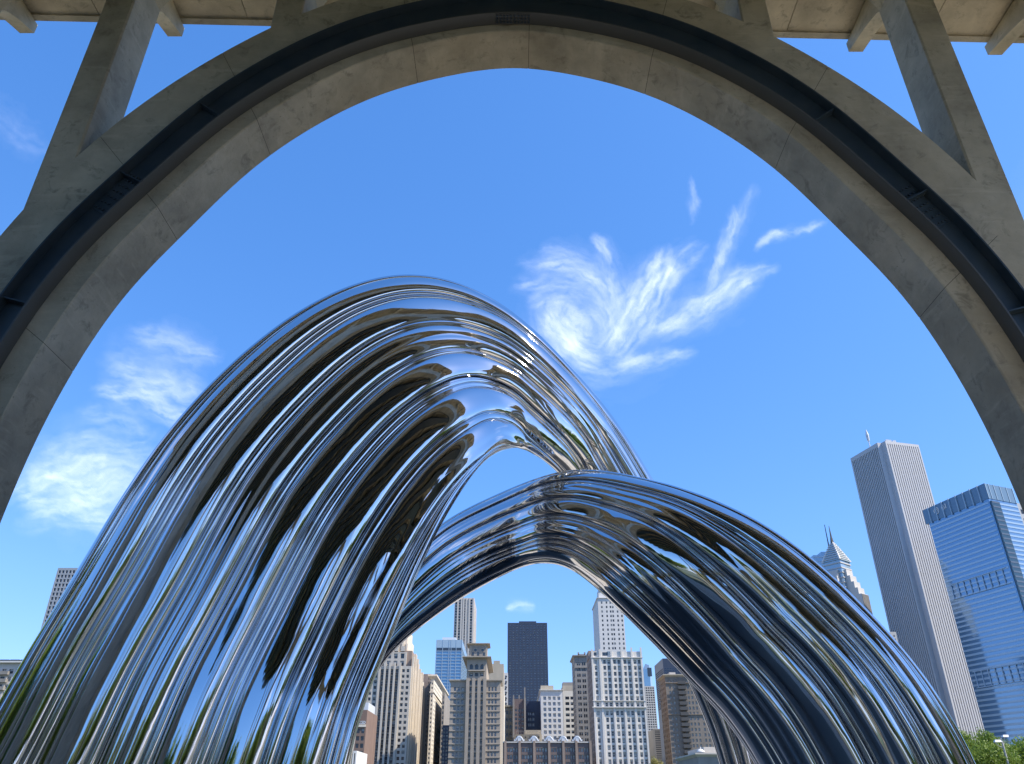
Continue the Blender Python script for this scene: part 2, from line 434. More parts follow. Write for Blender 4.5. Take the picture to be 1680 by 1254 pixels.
# deck slab panels (joints across), edge beam, cross beams and brackets
XA, XE = -20.0, 18.4
def yedge(x): return 11.98 + 0.026 * x
xs = [-XE] + [c for c in centres] + [XE]
jx = sorted(set([XA, -16.7, XE, 16.9] + [(p + q) / 2 for p, q in zip(centres[:-1], centres[1:])]))
for a, b in zip(jx[:-1], jx[1:]):
    mb = MB(BO)
    mb.prism([(a + 0.008, -16.0), (b - 0.008, -16.0), (b - 0.008, yedge(b)), (a + 0.008, yedge(a))], DECK, DECK + 0.28)
    mb.build('deck_panel', M['soffit'], bridge)
mb = MB(BO); mb.prism([(XA, -16.3), (XE, -16.3), (XE, yedge(XE) + 0.05), (XA, yedge(XA) + 0.05)], DECK + 0.283, DECK + 0.62); mb.build('deck_topping', M['conc'], bridge)
mb = MB(BO); mb.prism([(XA, yedge(XA)), (XE, yedge(XE)), (XE, yedge(XE) + 0.16), (XA, yedge(XA) + 0.16)], DECK - 0.05, DECK + 0.28); mb.build('edge_beam', M['conc'], bridge)
for y in (-12.2, -9.0, -5.8, -2.6, 0.6, 3.8, 7.0):     # unseen box girders added under the deck to darken the polished arches' reflections
    mb = MB(BO); mb.box(XA + .3, XE - .3, y - .8, y + .8, DECK - 1.35, DECK - 0.755); mb.build('added_girder', M['steel'], bridge)
for c in centres:
    w = 0.17
    mb = MB(BO)                          # cross beam between the two rows of columns
    mb.box(c - 0.2, c + 0.2, -13.5, 10.0, DECK - 0.75, DECK - 0.004); mb.build('cross_beam', M['soffit'], bridge)
    mb = MB(BO); ye = yedge(c) + 0.28    # cantilever bracket, curved underside
    n = 8; vs = []
    for i in range(n + 1):
        f = i / n; y = 10.9 + (ye - 10.9) * f; zz = DECK - 1.0 + 0.66 * f ** 0.6
        top = DECK - 0.052
        vs += [(c - w, y, zz), (c + w, y, zz), (c + w, y, top), (c - w, y, top)]
    fs = [(i * 4 + k, (i + 1) * 4 + k, (i + 1) * 4 + (k + 1) % 4, i * 4 + (k + 1) % 4) for i in range(n) for k in range(4)] + [(0, 1, 2, 3), (4 * n + 3, 4 * n + 2, 4 * n + 1, 4 * n)]
    mb.mesh_faces(vs, fs); mb.build('bracket', M['soffit'], bridge)

# ------------------------------------------------------------------ the two polished arches
def chrome_arch(name, label, stations, widths, seed, flat, wav, group, e=0.8):
    """stations: (outer px,py, Y), (inner px,py, Y), thickness ratio; ribs run the whole length"""
    rs = np.random.RandomState(seed); nl = len(widths)
    fy = lambda y: 12.4 + (y - 14) * 0.58
    O = np.array([at(s[0], s[1], fy(s[4]))[:] for s in stations]); I = np.array([at(s[2], s[3], fy(s[5]))[:] for s in stations]); K = np.array([[s[6]] for s in stations])
    mid = (O + I) / 2
    t = np.concatenate([[0], np.cumsum(np.linalg.norm(np.diff(mid, axis=0), axis=1))])
    NS = 540
    q = np.linspace(0, t[-1], NS)
    O, I, K = nspline(t, O, q), nspline(t, I, q), nspline(t, K, q)
    C = (O + I) / 2; W = (O - I) / 2
    T = np.gradient(C, axis=0); T /= np.linalg.norm(T, axis=1)[:, None]
    Wl = np.linalg.norm(W, axis=1)[:, None]
    V = np.array([0, 0, CAM_Z]) - C; V /= np.linalg.norm(V, axis=1)[:, None]
    D = V - (V * T).sum(axis=1)[:, None] * T; D /= np.linalg.norm(D, axis=1)[:, None]     # depth axis of the section
    Dv = D * Wl * K
    ph = np.linspace(0, 2 * np.pi, 1201)
    cx = np.sign(np.cos(ph)) * np.abs(np.cos(ph)) ** e; sx = np.sign(np.sin(ph)) * np.abs(np.sin(ph)) ** e
    # rib boundaries as fractions of the girth
    wd = np.array(widths) * (0.85 + 0.3 * rs.rand(nl))
    wd = wd / wd.sum(); bd = np.concatenate([[0], np.cumsum(wd)])
    SEG = 20
    root = empty(name, tuple(Vector(C[NS // 2]) * 1.0 - Vector((0, 0, C[NS // 2][2]))), label, 'sculpture', group)
    ro = np.array(root.location)
    fr = []
    for k in range(nl): fr += list(bd[k] + wd[k] * (0.5 - 0.5 * np.cos(np.pi * np.arange(SEG + 1) / SEG)) * 1.0)
    fr = np.array(fr)
    P = np.zeros((NS, len(fr), 3)); Lg = np.zeros(NS)
    for i in range(NS):
        ring = C[i] + cx[:, None] * W[i] + sx[:, None] * Dv[i]
        s = np.concatenate([[0], np.cumsum(np.linalg.norm(np.diff(ring, axis=0), axis=1))]); Lg[i] = s[-1]
        # ribs wander slightly in width along the arch
        for c_ in range(3): P[i, :, c_] = np.interp(fr * s[-1], s, ring[:, c_])
    # outward normals of the smooth body
    dU = np.gradient(P, axis=0)
    Cn = C[:, None, :]
    out = P - Cn
    # ring tangent from wide differences
    ringt = np.zeros_like(P)
    for i in range(NS):
        ring = C[i] + cx[:, None] * W[i] + sx[:, None] * Dv[i]
        s = np.concatenate([[0], np.cumsum(np.linalg.norm(np.diff(ring, axis=0), axis=1))])
        dl = 0.012
        for c_ in range(3):
            ringt[i, :, c_] = np.interp(((fr + dl) % 1) * s[-1], s, ring[:, c_]) - np.interp(((fr - dl) % 1) * s[-1], s, ring[:, c_])
    N = np.cross(ringt, dU); N /= np.linalg.norm(N, axis=2)[:, :, None]
    sg = np.sign((N * out).sum(axis=2))[:, :, None]; N *= np.where(sg == 0, 1, sg)
    u = np.linspace(0, 1, NS)
    for k in range(nl):
        sl_ = slice(k * (SEG + 1), (k + 1) * (SEG + 1))
        l = (fr[sl_] - bd[k]) / wd[k]
        prof = np.clip(1 - np.abs(2 * l - 1) ** (2.6 if widths[k] > .6 else 2.0), 0, 1) ** 0.52
        # a minor crease inside some ribs
        if rs.rand() < 0.45:
            c0 = 0.3 + rs.rand() * 0.4; prof = prof - 0.22 * np.exp(-((l - c0) / 0.10) ** 2)
        amp = ((0.22 + 0.10 * rs.rand()) if widths[k] > .6 else (0.42 + 0.2 * rs.rand())) * wd[k] * Lg
        p1, p2, p3 = rs.rand(3) * 6.28
        amp = amp * np.interp(u, flat[0], flat[1]) * (1 + 0.12 * np.sin(u * 5 + p1) + 0.05 * np.sin(u * 13 + p2))
        w2 = wav * (np.sin(u * 61 + p3)[:, None] * np.sin(l * 3 + p1)[None, :] + 0.35 * np.sin(u * 170 + p2)[:, None] * np.cos(l * 5 + p3)[None, :]) * 0.5
        h = amp[:, None] * prof[None, :] + w2 * (prof[None, :])
        Q = P[:, sl_, :] + N[:, sl_, :] * (h - 0.95 * amp[:, None] - (0 if widths[k] > .6 else (0.05 + 0.09 * rs.rand()) * np.clip(Lg[:, None] / Lg.max(), .5, 1)))[:, :, None] - ro
        m = SEG + 1
        me = bpy.data.meshes.new('rib')
        ii, jj = np.meshgrid(np.arange(NS - 1), np.arange(m - 1), indexing='ij')
        a = (ii * m + jj).ravel(); F = np.stack([a, a + 1, a + m + 1, a + m], axis=1)
        me.from_pydata(Q.reshape(-1, 3).tolist(), [], F.tolist())
        me.polygons.foreach_set('use_smooth', [True] * len(me.polygons)); me.materials.append(M['chrome']); me.update()
        link('rib', me, root)
    return root
SA = [(-250, 1620, 440, 1760, 15.2, 13.2, .22), (-160, 1430, 500, 1520, 15.4, 13.4, .24), (-60, 1260, 550, 1330, 15.6, 13.7, .26), (39, 1086, 590, 1170, 15.9, 14.0, .28), (130, 934, 631, 1065, 16.0, 14.4, .28),
      (254, 741, 680, 945, 16.4, 15.0, .33), (402, 581, 728, 845, 17.0, 16.0, .38), (560, 479, 775, 772, 17.9, 17.4, .45), (701, 455, 812, 740, 18.9, 18.8, .46),
      (828, 505, 848, 733, 20.0, 20.0, .7), (928, 594, 885, 750, 21.0, 21.0, .95), (995, 671, 922, 787, 22.0, 22.2, .95), (1072, 788, 985, 890, 22.8, 23.2, .85),
      (1150, 915, 1062, 1000, 23.6, 24.0, .6), (1225, 1060, 1125, 1110, 24.2, 24.4, .6), (1280, 1220, 1172, 1225, 24.6, 24.6, .6), (1310, 1420, 1215, 1400, 24.8, 24.8, .6)]
SB = [(470, 1450, 560, 1430, 24.5, 24.0, .6), (500, 1250, 580, 1230, 24.3, 23.8, .6), (560, 1090, 610, 1120, 24.0, 23.3, .6), (640, 950, 665, 1050, 23.2, 22.5, .6), (734, 853, 745, 990, 22.0, 21.2, .66),
      (818, 810, 812, 951, 20.8, 20.0, .7), (895, 780, 866, 928, 19.4, 19.5, .75), (967, 771, 908, 925, 18.4, 18.6, .75), (1050, 784, 952, 943, 17.4, 17.9, .66),
      (1150, 814, 1020, 1002, 16.4, 17.3, .8), (1262, 867, 1085, 1068, 15.2, 17.8, .82), (1375, 956, 1145, 1130, 14.6, 18.2, .84), (1484, 1070, 1200, 1192, 14.1, 18.0, .85),
      (1579, 1215, 1255, 1280, 13.8, 17.8, .85), (1660, 1400, 1300, 1400, 13.7, 17.6, .85), (1710, 1560, 1330, 1560, 13.7, 17.5, .85)]
RA = [.3, .7, .28, 1.25, .25, .3, 1.35, .3, 1.4, .28, 1.3, .25, .3, 1.4, .3, 1.3, .3, .25, 1.2, .3, 1.05, .25, .3, .8, .3, .3] + [.4, .9, .35, 1.1, .4, 1.0, .4, 1.1, .35, .9, .4, 1.0, .5]
RB = [.3, .7, .3, 1.2, .25, .3, 1.3, .3, 1.35, .3, 1.3, .3, .3, 1.25, .3, 1.1, .28, .3, .9, .3] + [.5, .9, .4, 1.0, .4, .9, .4, 1.0, .35, .9, .4, .5]
chrome_arch('steel_arch', 'taller polished fluted steel arch, its wide leg sweeping down to the lower left', SA, RA, 5, ((0, .3, .45, .6, .75, 1), (1.05, 1.0, .6, .5, .8, 1)), 0.007, 'interlocking mirror polished arches', 0.62)
chrome_arch('steel_arch', 'lower polished fluted steel arch, its wide leg sweeping down to the lower right', SB, RB, 9, ((0, .3, .5, .7, 1), (.9, .7, .55, .85, 1)), 0.007, 'interlocking mirror polished arches')

# ------------------------------------------------------------------ buildings
M['g_dark'] = glass('dark window glass', (0.035, 0.045, 0.06), 0.06, 0.7)
M['g_mid'] = glass('grey window glass', (0.09, 0.11, 0.14), 0.10, 0.8)
M['g_pale'] = plain('drawn blind behind glass', (0.42, 0.43, 0.42), 0.5)
M['sash'] = plain('dark sash', (0.07, 0.07, 0.07), 0.6)
M['sash_l'] = plain('pale sash', (0.45, 0.44, 0.42), 0.6)
M['roof'] = stone('roofing', (0.13, 0.13, 0.13), 0.2, 0.3)

def pane_mesh(w, h, kind, sash, glassm, blind=0.0, cross=True):
    """glazing unit standing in its reveal: glass, sash bars, blind"""
    mb = MB()
    mb.box(-w / 2, w / 2, 0.0, 0.05, 0, h, 0)
    f = min(0.12 * w, 0.12)
    mb.box(-w / 2 + .002, -w / 2 + f, -0.05, -0.002, 0.002, h - .002, 1); mb.box(w / 2 - f, w / 2 - .002, -0.05, -0.002, 0.002, h - .002, 1)
    if cross:
        mb.box(-w / 2 + f, w / 2 - f, -0.07, -0.002, h * 0.5 - 0.05, h * 0.5 + 0.05, 1)
        if kind == 2: mb.box(-0.05, 0.05, -0.05, -0.002, 0.002, h - .002, 1)
    if blind > 0: mb.box(-w / 2 + f, w / 2 - f, -0.03, -0.003, h * (1 - blind), h * 0.999, 2)
    return mb.mesh('window', [glassm, sash, M['g_pale']])

def wall_grid(mb, P0, P1, z0, z1, cols, rows, dep, mi=0, skip=None):
    """facade between ground points P0 and P1 (outward normal to the right of P0->P1 seen from above ... towards n) with real openings.
    cols: list of (u0,u1) metres along, rows: list of (z0,z1). Returns list of openings (centre, width, height, zb, normal)"""
    P0 = Vector((P0[0], P0[1], 0)); P1 = Vector((P1[0], P1[1], 0)); U = (P1 - P0); Wd = U.length; U.normalize(); n = Vector((U.y, -U.x, 0))
    us = [0.0]; 
    for a, b in cols: us += [a, b]
    us.append(Wd); zs = [z0]
    for a, b in rows: zs += [a, b]
    zs.append(z1); out = []
    def p(u, z, d=0.0):
        q = P0 + U * u - n * d; return (q.x, q.y, z)
    # full-height piers and per-column pieces
    for i in range(len(us) - 1):
        a, b = us[i], us[i + 1]
        if b - a < 1e-6: continue
        if i % 2 == 0: mb.face([p(a, z0), p(b, z0), p(b, z1), p(a, z1)], mi); continue
        zc = z0
        for j, (r0, r1) in enumerate(rows):
            if skip and skip((i - 1) // 2, j): continue
            mb.face([p(a, zc), p(b, zc), p(b, r0), p(a, r0)], mi)
            mb.face([p(a, r0), p(b, r0), p(b, r0, dep), p(a, r0, dep)], mi); mb.face([p(a, r1, dep), p(b, r1, dep), p(b, r1), p(a, r1)], mi)
            mb.face([p(a, r0), p(a, r0, dep), p(a, r1, dep), p(a, r1)], mi); mb.face([p(b, r0, dep), p(b, r0), p(b, r1), p(b, r1, dep)], mi)
            zc = r1
            c = P0 + U * (a + b) / 2 - n * (dep - 0.04)
            out.append((c, b - a, r1 - r0, r0, math.atan2(U.y, U.x)))
        mb.face([p(a, zc), p(b, zc), p(b, z1), p(a, z1)], mi)
    return out

def put_windows(root, openings, single, glassm, sash, kind=1, blinds=True, name='window', cross=True):
    if not openings: return
    ro = root.location
    if single:
        cache = {}
        for c, w, h, zb, rz in openings:
            r = rnd.random(); bl = 0.0
            if blinds: bl = 0.0 if r < 0.45 else (0.35 if r < 0.7 else (0.55 if r < 0.88 else 0.85))
            k = (round(w, 2), round(h, 2), bl)
            if k not in cache: cache[k] = pane_mesh(w, h, kind, sash, glassm, bl, cross)
            link(name, cache[k], root, Vector((c.x, c.y, zb)) - ro, rz)
    else:
        mb = MB(ro)
        for c, w, h, zb, rz in openings:
            U = Vector((math.cos(rz), math.sin(rz), 0))
            a = c - U * w / 2; b = c + U * w / 2
            mb.face([(a.x, a.y, zb), (b.x, b.y, zb), (b.x, b.y, zb + h), (a.x, a.y, zb + h)], 0)
            if blinds and rnd.random() < 0.35:
                q = Vector((U.y, -U.x, 0)) * 0.02; zz = zb + h * (0.3 + 0.5 * rnd.random())
                mb.face([(a.x + q.x, a.y + q.y, zz), (b.x + q.x, b.y + q.y, zz), (b.x + q.x, b.y + q.y, zb + h), (a.x + q.x, a.y + q.y, zb + h)], 1)
        tag(mb.build(name, [glassm, M['g_pale']], root), kind='stuff')

def evencols(W, n, frac, m0=None, m1=None, groups=None):
    """n openings over width W; frac = opening share; groups = list of counts per bay"""
    m0 = m0 if m0 is not None else W * 0.03; m1 = m1 if m1 is not None else m0
    res = []
    if groups:
        tot = len(groups); bw = (W - m0 - m1) / sum(g_ + 0.55 for g_ in groups); u = m0
        for g_ in groups:
            u += 0.275 * bw
            for k in range(g_):
                res.append((u + bw * (1 - frac) / 2, u + bw * (1 + frac) / 2)); u += bw
            u += 0.275 * bw
        return res
    p = (W - m0 - m1) / n
    return [(m0 + p * (i + (1 - frac) / 2), m0 + p * (i + (1 + frac) / 2)) for i in range(n)]
def rows_px(py_top, D, pitch_px, hfrac, n=None, zmin=4.0, py_ref=None):
    """rows of windows: the top row's head at py_top, storey height from its pixel pitch there"""
    z1 = Z(py_top, D); ph = z1 - Z(py_top + pitch_px, D); res = []
    k = 0
    while True:
        t = z1 - k * ph; b = t - ph * hfrac
        if b < zmin or (n and k >= n): break
        res.append((b, t)); k += 1
    return res[::-1]

def building(name, label, D, xl, xr, pyr, pytop, depth, mat, cols, rows, side=None, siden=0, sidefrac=0.5, dep=0.35, glassm=None, sash=None, single=False,
             kind=1, blinds=True, parapet=0.9, sidemat=None, rows_side=None, group=None, wname='window', cross=True, side_single=False):
    """upright box building: xl, xr pixel edges of its front at row pyr, roof line at pytop"""
    x0, x1 = X(xl, pyr, D), X(xr, pyr, D); zt = Z(pytop, D)
    root = empty(name, ((x0 + x1) / 2, D, 0), label, 'building', group)
    glassm = glassm or M['g_dark']; sash = sash or M['sash']
    mb = MB(root.location)
    W = x1 - x0
    c = cols(W) if callable(cols) else cols
    op = wall_grid(mb, (x0, D), (x1, D), 0, zt, c, rows, dep)
    y1 = D + depth; ops = []
    sr = rows_side or rows
    mats = [mat, sidemat or mat]
    if side == 'r':
        ops = wall_grid(mb, (x1, D), (x1, y1), 0, zt, evencols(depth, siden, sidefrac), sr, dep, 1)
        mb.face([(x0, y1, 0), (x0, D, 0), (x0, D, zt), (x0, y1, zt)], 1)
    else:
        if side == 'l': ops = wall_grid(mb, (x0, y1), (x0, D), 0, zt, evencols(depth, siden, sidefrac), sr, dep, 1)
        else: mb.face([(x0, y1, 0), (x0, D, 0), (x0, D, zt), (x0, y1, zt)], 1)
        mb.face([(x1, D, 0), (x1, y1, 0), (x1, y1, zt), (x1, D, zt)], 1)
    mb.face([(x1, y1, 0), (x0, y1, 0), (x0, y1, zt), (x1, y1, zt)], 0)
    mb.build('wall', mats, root)
    rf = MB(root.location); rf.box(x0 + .3, x1 - .3, D + .3, y1 - .3, zt - 1.3, zt - parapet); rf.build('roof', M['roof'], root)
    put_windows(root, op, single, glassm, sash, kind, blinds, wname, cross)
    put_windows(root, ops, side_single, glassm, sash, kind, blinds, wname, cross)
    return root, x0, x1, zt
def trim(root, name, mat, *boxes, mats=None):
    mb = MB(root.location)
    for b in boxes: mb.box(*b)
    return mb.build(name, mat, root)
def cornice(root, x0, x1, y0, y1, z, h, out, mat, name='cornice'):
    mb = MB(root.location)
    P = lambda o: [(x0 - o, y0 - o), (x1 + o, y0 - o), (x1 + o, y1 + o), (x0 - o, y1 + o)]
    mb.frustum(P(0.05), z, P(out), z + h * 0.6); mb.prism(P(out + 0.1), z + h * 0.6 + 0.01, z + h)
    return mb.build(name, mat, root)

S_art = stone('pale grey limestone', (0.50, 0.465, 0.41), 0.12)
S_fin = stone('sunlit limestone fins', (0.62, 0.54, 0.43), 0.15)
S_dk = stone('dark spandrel', (0.09, 0.088, 0.095), 0.2)
S_white = stone('white glazed terracotta', (0.62, 0.61, 0.59), 0.08)
S_cream = stone('cream terracotta', (0.63, 0.58, 0.49), 0.1)
S_brown = stone('brown granite and brick', (0.30, 0.255, 0.205), 0.15)
S_tan = stone('tan render', (0.42, 0.37, 0.29), 0.12)
S_grey = stone('sooty grey stone', (0.26, 0.245, 0.225), 0.2)
S_red = stone('red brown brick', (0.20, 0.14, 0.115), 0.2)
S_rb = stone('dull maroon cladding', (0.165, 0.13, 0.125), 0.2)
S_brick = stone('dark brown brick', (0.22, 0.195, 0.17), 0.25)
S_orange = stone('ochre brick', (0.30, 0.24, 0.18), 0.2)
S_navy = stone('dark blue curtain wall', (0.045, 0.06, 0.095), 0.1, rough=0.35)
S_olive = stone('olive grey stone', (0.30, 0.28, 0.21), 0.2)
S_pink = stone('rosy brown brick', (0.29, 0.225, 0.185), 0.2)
S_pale = stone('pale cast concrete', (0.52, 0.49, 0.455), 0.06)

# -- setback tower, far left of the gap
D = 300
rt, x0, x1, zt = building('setback_tower', 'grey limestone tower with dark window strips and stepped fins, left under the lower arch', D, 590.5, 665.6, 1254, 1093, 46, S_art,
    lambda W: [(W * a, W * b) for a, b in ((.055, .115), (.165, .225), (.305, .375), (.415, .485), (.525, .595), (.635, .705), (.79, .85), (.895, .955))],
    rows_px(1098, D, 9.15, 0.55), single=True, dep=0.5, kind=2, glassm=M['g_dark'])
W = x1 - x0
for a, b in ((.305, .375), (.415, .485), (.525, .595), (.635, .705)):           # dark spandrels between the strip windows
    r = rows_px(1098, D, 9.15, 0.55)
    for (q0, q1), (r0, r1) in zip(r[:-1], r[1:]):
        mb = MB(rt.location); mb.box(x0 + W * a + .05, x0 + W * b - .05, D - 0.04, D - 0.003, q1 + .05, r0 - .05); mb.build('spandrel', S_dk, rt)
for f in (.27, .395, .505, .615, .74):
    trim(rt, 'pier', S_art, (x0 + W * f - .35, x0 + W * f + .35, D - 0.55, D - 0.003, 0, zt + 1.2))
z2 = Z(1069, D); xa, xb = x0 + W * .20, x0 + W * .86
mb = MB(rt.location)
op = wall_grid(mb, (xa, D + 1.5), (xb, D + 1.5), zt - 1, z2, evencols(xb - xa, 4, .55), [(zt + 0.3 + 2.6 * k, zt + 2.1 + 2.6 * k) for k in range(3)], 0.4)
mb.face([(xb, D + 1.5, zt - 1), (xb, D + 34, zt - 1), (xb, D + 34, z2), (xb, D + 1.5, z2)]); mb.face([(xa, D + 34, zt - 1), (xa, D + 1.5, zt - 1), (xa, D + 1.5, z2), (xa, D + 34, z2)])
mb.face([(xa, D + 1.5, z2), (xb, D + 1.5, z2), (xb, D + 34, z2), (xa, D + 34, z2)]); mb.face([(xb, D + 34, zt - 1), (xa, D + 34, zt - 1), (xa, D + 34, z2), (xb, D + 34, z2)])
mb.build('upper_wall', S_art, rt); put_windows(rt, op, True, M['g_dark'], M['sash'], 2)
trim(rt, 'corner_turret', S_pink, (x1 - W * .24, x1 - W * .02, D + 2.2, D + 9, zt - .5, z2 + 0.6))
# stepped fins down the sunny flank
nf = 15
for k in range(nf):
    y = D + 1.0 + k * 3.1; hh = zt + (5.5 if 1 < k < 4 else (3.5 if k < 7 else (1.2 if k < 11 else -3.5))) + (1.0 if k % 3 == 1 else 0)
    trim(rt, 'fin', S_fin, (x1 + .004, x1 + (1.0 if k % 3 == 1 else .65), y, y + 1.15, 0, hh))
for k in range(4):
    q = z2 + k * 3.4
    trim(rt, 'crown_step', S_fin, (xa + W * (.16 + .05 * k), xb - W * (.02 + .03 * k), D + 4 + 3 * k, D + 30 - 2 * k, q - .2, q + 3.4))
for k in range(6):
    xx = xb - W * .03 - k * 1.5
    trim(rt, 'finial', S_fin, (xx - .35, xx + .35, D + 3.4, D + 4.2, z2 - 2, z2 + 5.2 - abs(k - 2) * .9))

# -- brown slab + cream corner block beside it
building('brick_slab', 'narrow reddish brown brick building squeezed behind the stepped limestone tower', 352, 684, 700.6, 1254, 1106, 30, S_pink, lambda W: [(W * .72, W * .8), (W * .88, W * .95)], rows_px(1112, 352, 7, .5), single=True)
D = 335
rt, x0, x1, zt = building('corner_block', 'cream corner building with rows of windows and heavy cornice on its sunlit flank', D, 700.2, 705.8, 1254, 1114, 66, S_cream, lambda W: [(W * .3, W * .7)], rows_px(1120, D, 6.9, .5),
    side='r', siden=15, sidefrac=.5, single=True, side_single=True, dep=.3, sidemat=S_cream)
cornice(rt, x0, x1, D, D + 66, zt, 1.6, 1.1, S_cream)
trim(rt, 'string_course', S_cream, (x0 - .3, x1 + .35, D - .3, D + 66, zt - 5.3, zt - 4.9))

# -- pale residential tower far behind
D = 660
rt, x0, x1, zt = building('residential_tower', 'tall pale tower with vertical strips of dark windows rising behind the blue glass block', D, 746, 778.3, 981, 981.5, 46, S_pale,
    lambda W: [(W * a, W * b) for a, b in ((.05, .14), (.22, .33), (.50, .57), (.80, .92))], rows_px(984, D, 4.5, .68, zmin=60), side='r', siden=12, sidefrac=.62, dep=.8)
for f in (.18, .36, .47, .60, .76, .95):
    trim(rt, 'pier', S_pale, (x0 + W * 0 + (x1 - x0) * f - .6, x0 + (x1 - x0) * f + .6, D - 0.7, D - .003, 0, zt))
# -- blue glass block
D = 520
G_sky = glass('pale blue curtain glass', (0.16, 0.29, 0.42), 0.05, 1.0, 0.35)
G_sky2 = glass('milky screen glass', (0.35, 0.45, 0.52), 0.12, 0.9, 0.1)
P_white = plain('white painted metal', (0.55, 0.58, 0.62), 0.5)
P_mull = plain('pale blue mullion', (0.30, 0.40, 0.50), 0.4)
x0, x1, zt = X(714.2, 1100, D), X(756.5, 1100, D), Z(1050, D); dpt = 62
rt = empty('glass_block', ((x0 + x1) / 2, D, 0), 'light blue glass high-rise with white floor lines, left of the brown clock-top tower', 'building')
trim(rt, 'glass_wall', G_sky, (x0, x1, D, D + dpt, 0, Z(1063, D)))
trim(rt, 'screen_wall', G_sky2, (x0 - .2, x1 + .2, D - .2, D + dpt, Z(1063, D) + .01, zt))
trim(rt, 'dark_band', M['g_dark'], (x0 - .1, x1 + .1, D - .1, D + dpt, Z(1067.5, D), Z(1063.4, D)))
k = 0; z = Z(1068.5, D); ph = (Z(1068.5, D) - Z(1073.6, D))
while z > 8:
    trim(rt, 'floor_line', P_mull, (x0 - .25, x1 + .25, D - .25, D + dpt, z - .18, z + .18)); z -= ph * (1 if k % 1 == 0 else 1); k += 1
for f in (0, .25, .5, .58, .78, 1):
    xx = x0 + (x1 - x0) * f; trim(rt, 'mullion', P_mull, (xx - .18, xx + .18, D - .3, D - .26 + .2, 0, zt))
for k in range(8): trim(rt, 'mullion', P_mull, (x1 + .1, x1 + .32, D + 3 + k * 8, D + 3.4 + k * 8, 0, zt))
trim(rt, 'plant_room', P_white, (x0 + 3, x0 + 12, D + 8, D + 20, zt - 1, zt + 3))

# -- brown tower with crown of arched windows
D = 280
Smid = stone('brown grey granite', (0.34, 0.30, 0.25), 0.14)
Strim = stone('buff terracotta trim', (0.39, 0.345, 0.285), 0.12)
xs0, xs1 = X(764.3, 1160, D), X(797.2, 1160, D); zsh = Z(1082, D)
xl0, xr1 = X(736.8, 1190, D), X(820.5, 1190, D); zw = Z(1119, D)
rt = empty('crowned_tower', ((xs0 + xs1) / 2, D, 0), 'brown stone tower with arched top windows, square attic and two lower wings', 'building')
mb = MB(rt.location); op = []
rr = rows_px(1127, D, 10.35, .62)
op += wall_grid(mb, (xl0, D + .8), (xs0, D + .8), 0, zw, [((xs0 - xl0) * a, (xs0 - xl0) * b) for a, b in ((.20, .36), (.44, .60), (.68, .84))], rr, .45)
op += wall_grid(mb, (xs1, D + .8), (xr1, D + .8), 0, zw, [((xr1 - xs1) * a, (xr1 - xs1) * b) for a, b in ((.14, .28), (.37, .51), (.60, .74))], rr, .45)
mb.face([(xr1, D + .8, 0), (xr1, D + 40, 0), (xr1, D + 40, zw), (xr1, D + .8, zw)]); mb.face([(xl0, D + 40, 0), (xl0, D + .8, 0), (xl0, D + .8, zw), (xl0, D + 40, zw)])
mb.face([(xl0, D + .8, zw), (xr1, D + .8, zw), (xr1, D + 40, zw), (xl0, D + 40, zw)]); mb.face([(xr1, D + 40, 0), (xl0, D + 40, 0), (xl0, D + 40, zw), (xr1, D + 40, zw)])
mb.build('wing_wall', Smid, rt)
put_windows(rt, op, True, M['g_mid'], M['sash_l'], 1)
mb = MB(rt.location); W = xs1 - xs0; wc = [(W * a, W * b) for a, b in ((.14, .31), (.415, .585), (.69, .86))]
rr2 = rows_px(1117, D, 10.35, .66) + [(Z(1110, D), Z(1104.5, D))]
op = wall_grid(mb, (xs0, D), (xs1, D), 0, Z(1101, D), wc, rr2, .6)
za, zb_ = Z(1101, D), zsh                                                        # arched storey
op2 = []
for i, (a, b) in enumerate(wc):
    pass
us = [0] + [q for ab in wc for q in ab] + [W]
zs0, zspring = Z(1098.5, D), Z(1093.5, D)
for i in range(len(us) - 1):
    a, b = xs0 + us[i], xs0 + us[i + 1]
    if i % 2 == 0: mb.face([(a, D, za), (b, D, za), (b, D, zb_), (a, D, zb_)]); continue
    mb.face([(a, D, za), (b, D, za), (b, D, zs0), (a, D, zs0)])
    r = (b - a) / 2; c = (a + b) / 2; arc = [(c + r * math.cos(t), zspring + 1.25 * r * math.sin(t)) for t in [math.pi * k / 8 for k in range(9)]]
    for k in range(8):
        p, q = arc[k], arc[k + 1]
        mb.face([(q[0], D, q[1]), (p[0], D, p[1]), (p[0], D, zb_), (q[0], D, zb_)])
        mb.face([(q[0], D, q[1]), (p[0], D, p[1]), (p[0], D + .6, p[1]), (q[0], D + .6, q[1])])
    mb.face([(a, D, zs0), (a, D + .6, zs0), (a, D + .6, zspring), (a, D, zspring)]); mb.face([(b, D + .6, zs0), (b, D, zs0), (b, D, zspring), (b, D + .6, zspring)])
    mb.face([(a, D, zs0), (b, D, zs0), (b, D + .6, zs0), (a, D + .6, zs0)])
    w_ = MB(rt.location); poly = [(a, zs0), (b, zs0)] + arc
    w_.face([(p[0], D + .55, p[1]) for p in poly]); w_.box(c - .08, c + .08, D + .42, D + .54, zs0, zspring + r); w_.box(a + .02, b - .02, D + .40, D + .53, zspring - .08, zspring + .08)
    w_.build('window', M['g_dark'], rt)
mb.face([(xs1, D, 0), (xs1, D + 34, 0), (xs1, D + 34, zb_), (xs1, D, zb_)]); mb.face([(xs0, D + 34, 0), (xs0, D, 0), (xs0, D, zb_), (xs0, D + 34, zb_)])
mb.face([(xs0, D, zb_), (xs1, D, zb_), (xs1, D + 34, zb_), (xs0, D + 34, zb_)]); mb.face([(xs1, D + 34, 0), (xs0, D + 34, 0), (xs0, D + 34, zb_), (xs1, D + 34, zb_)])
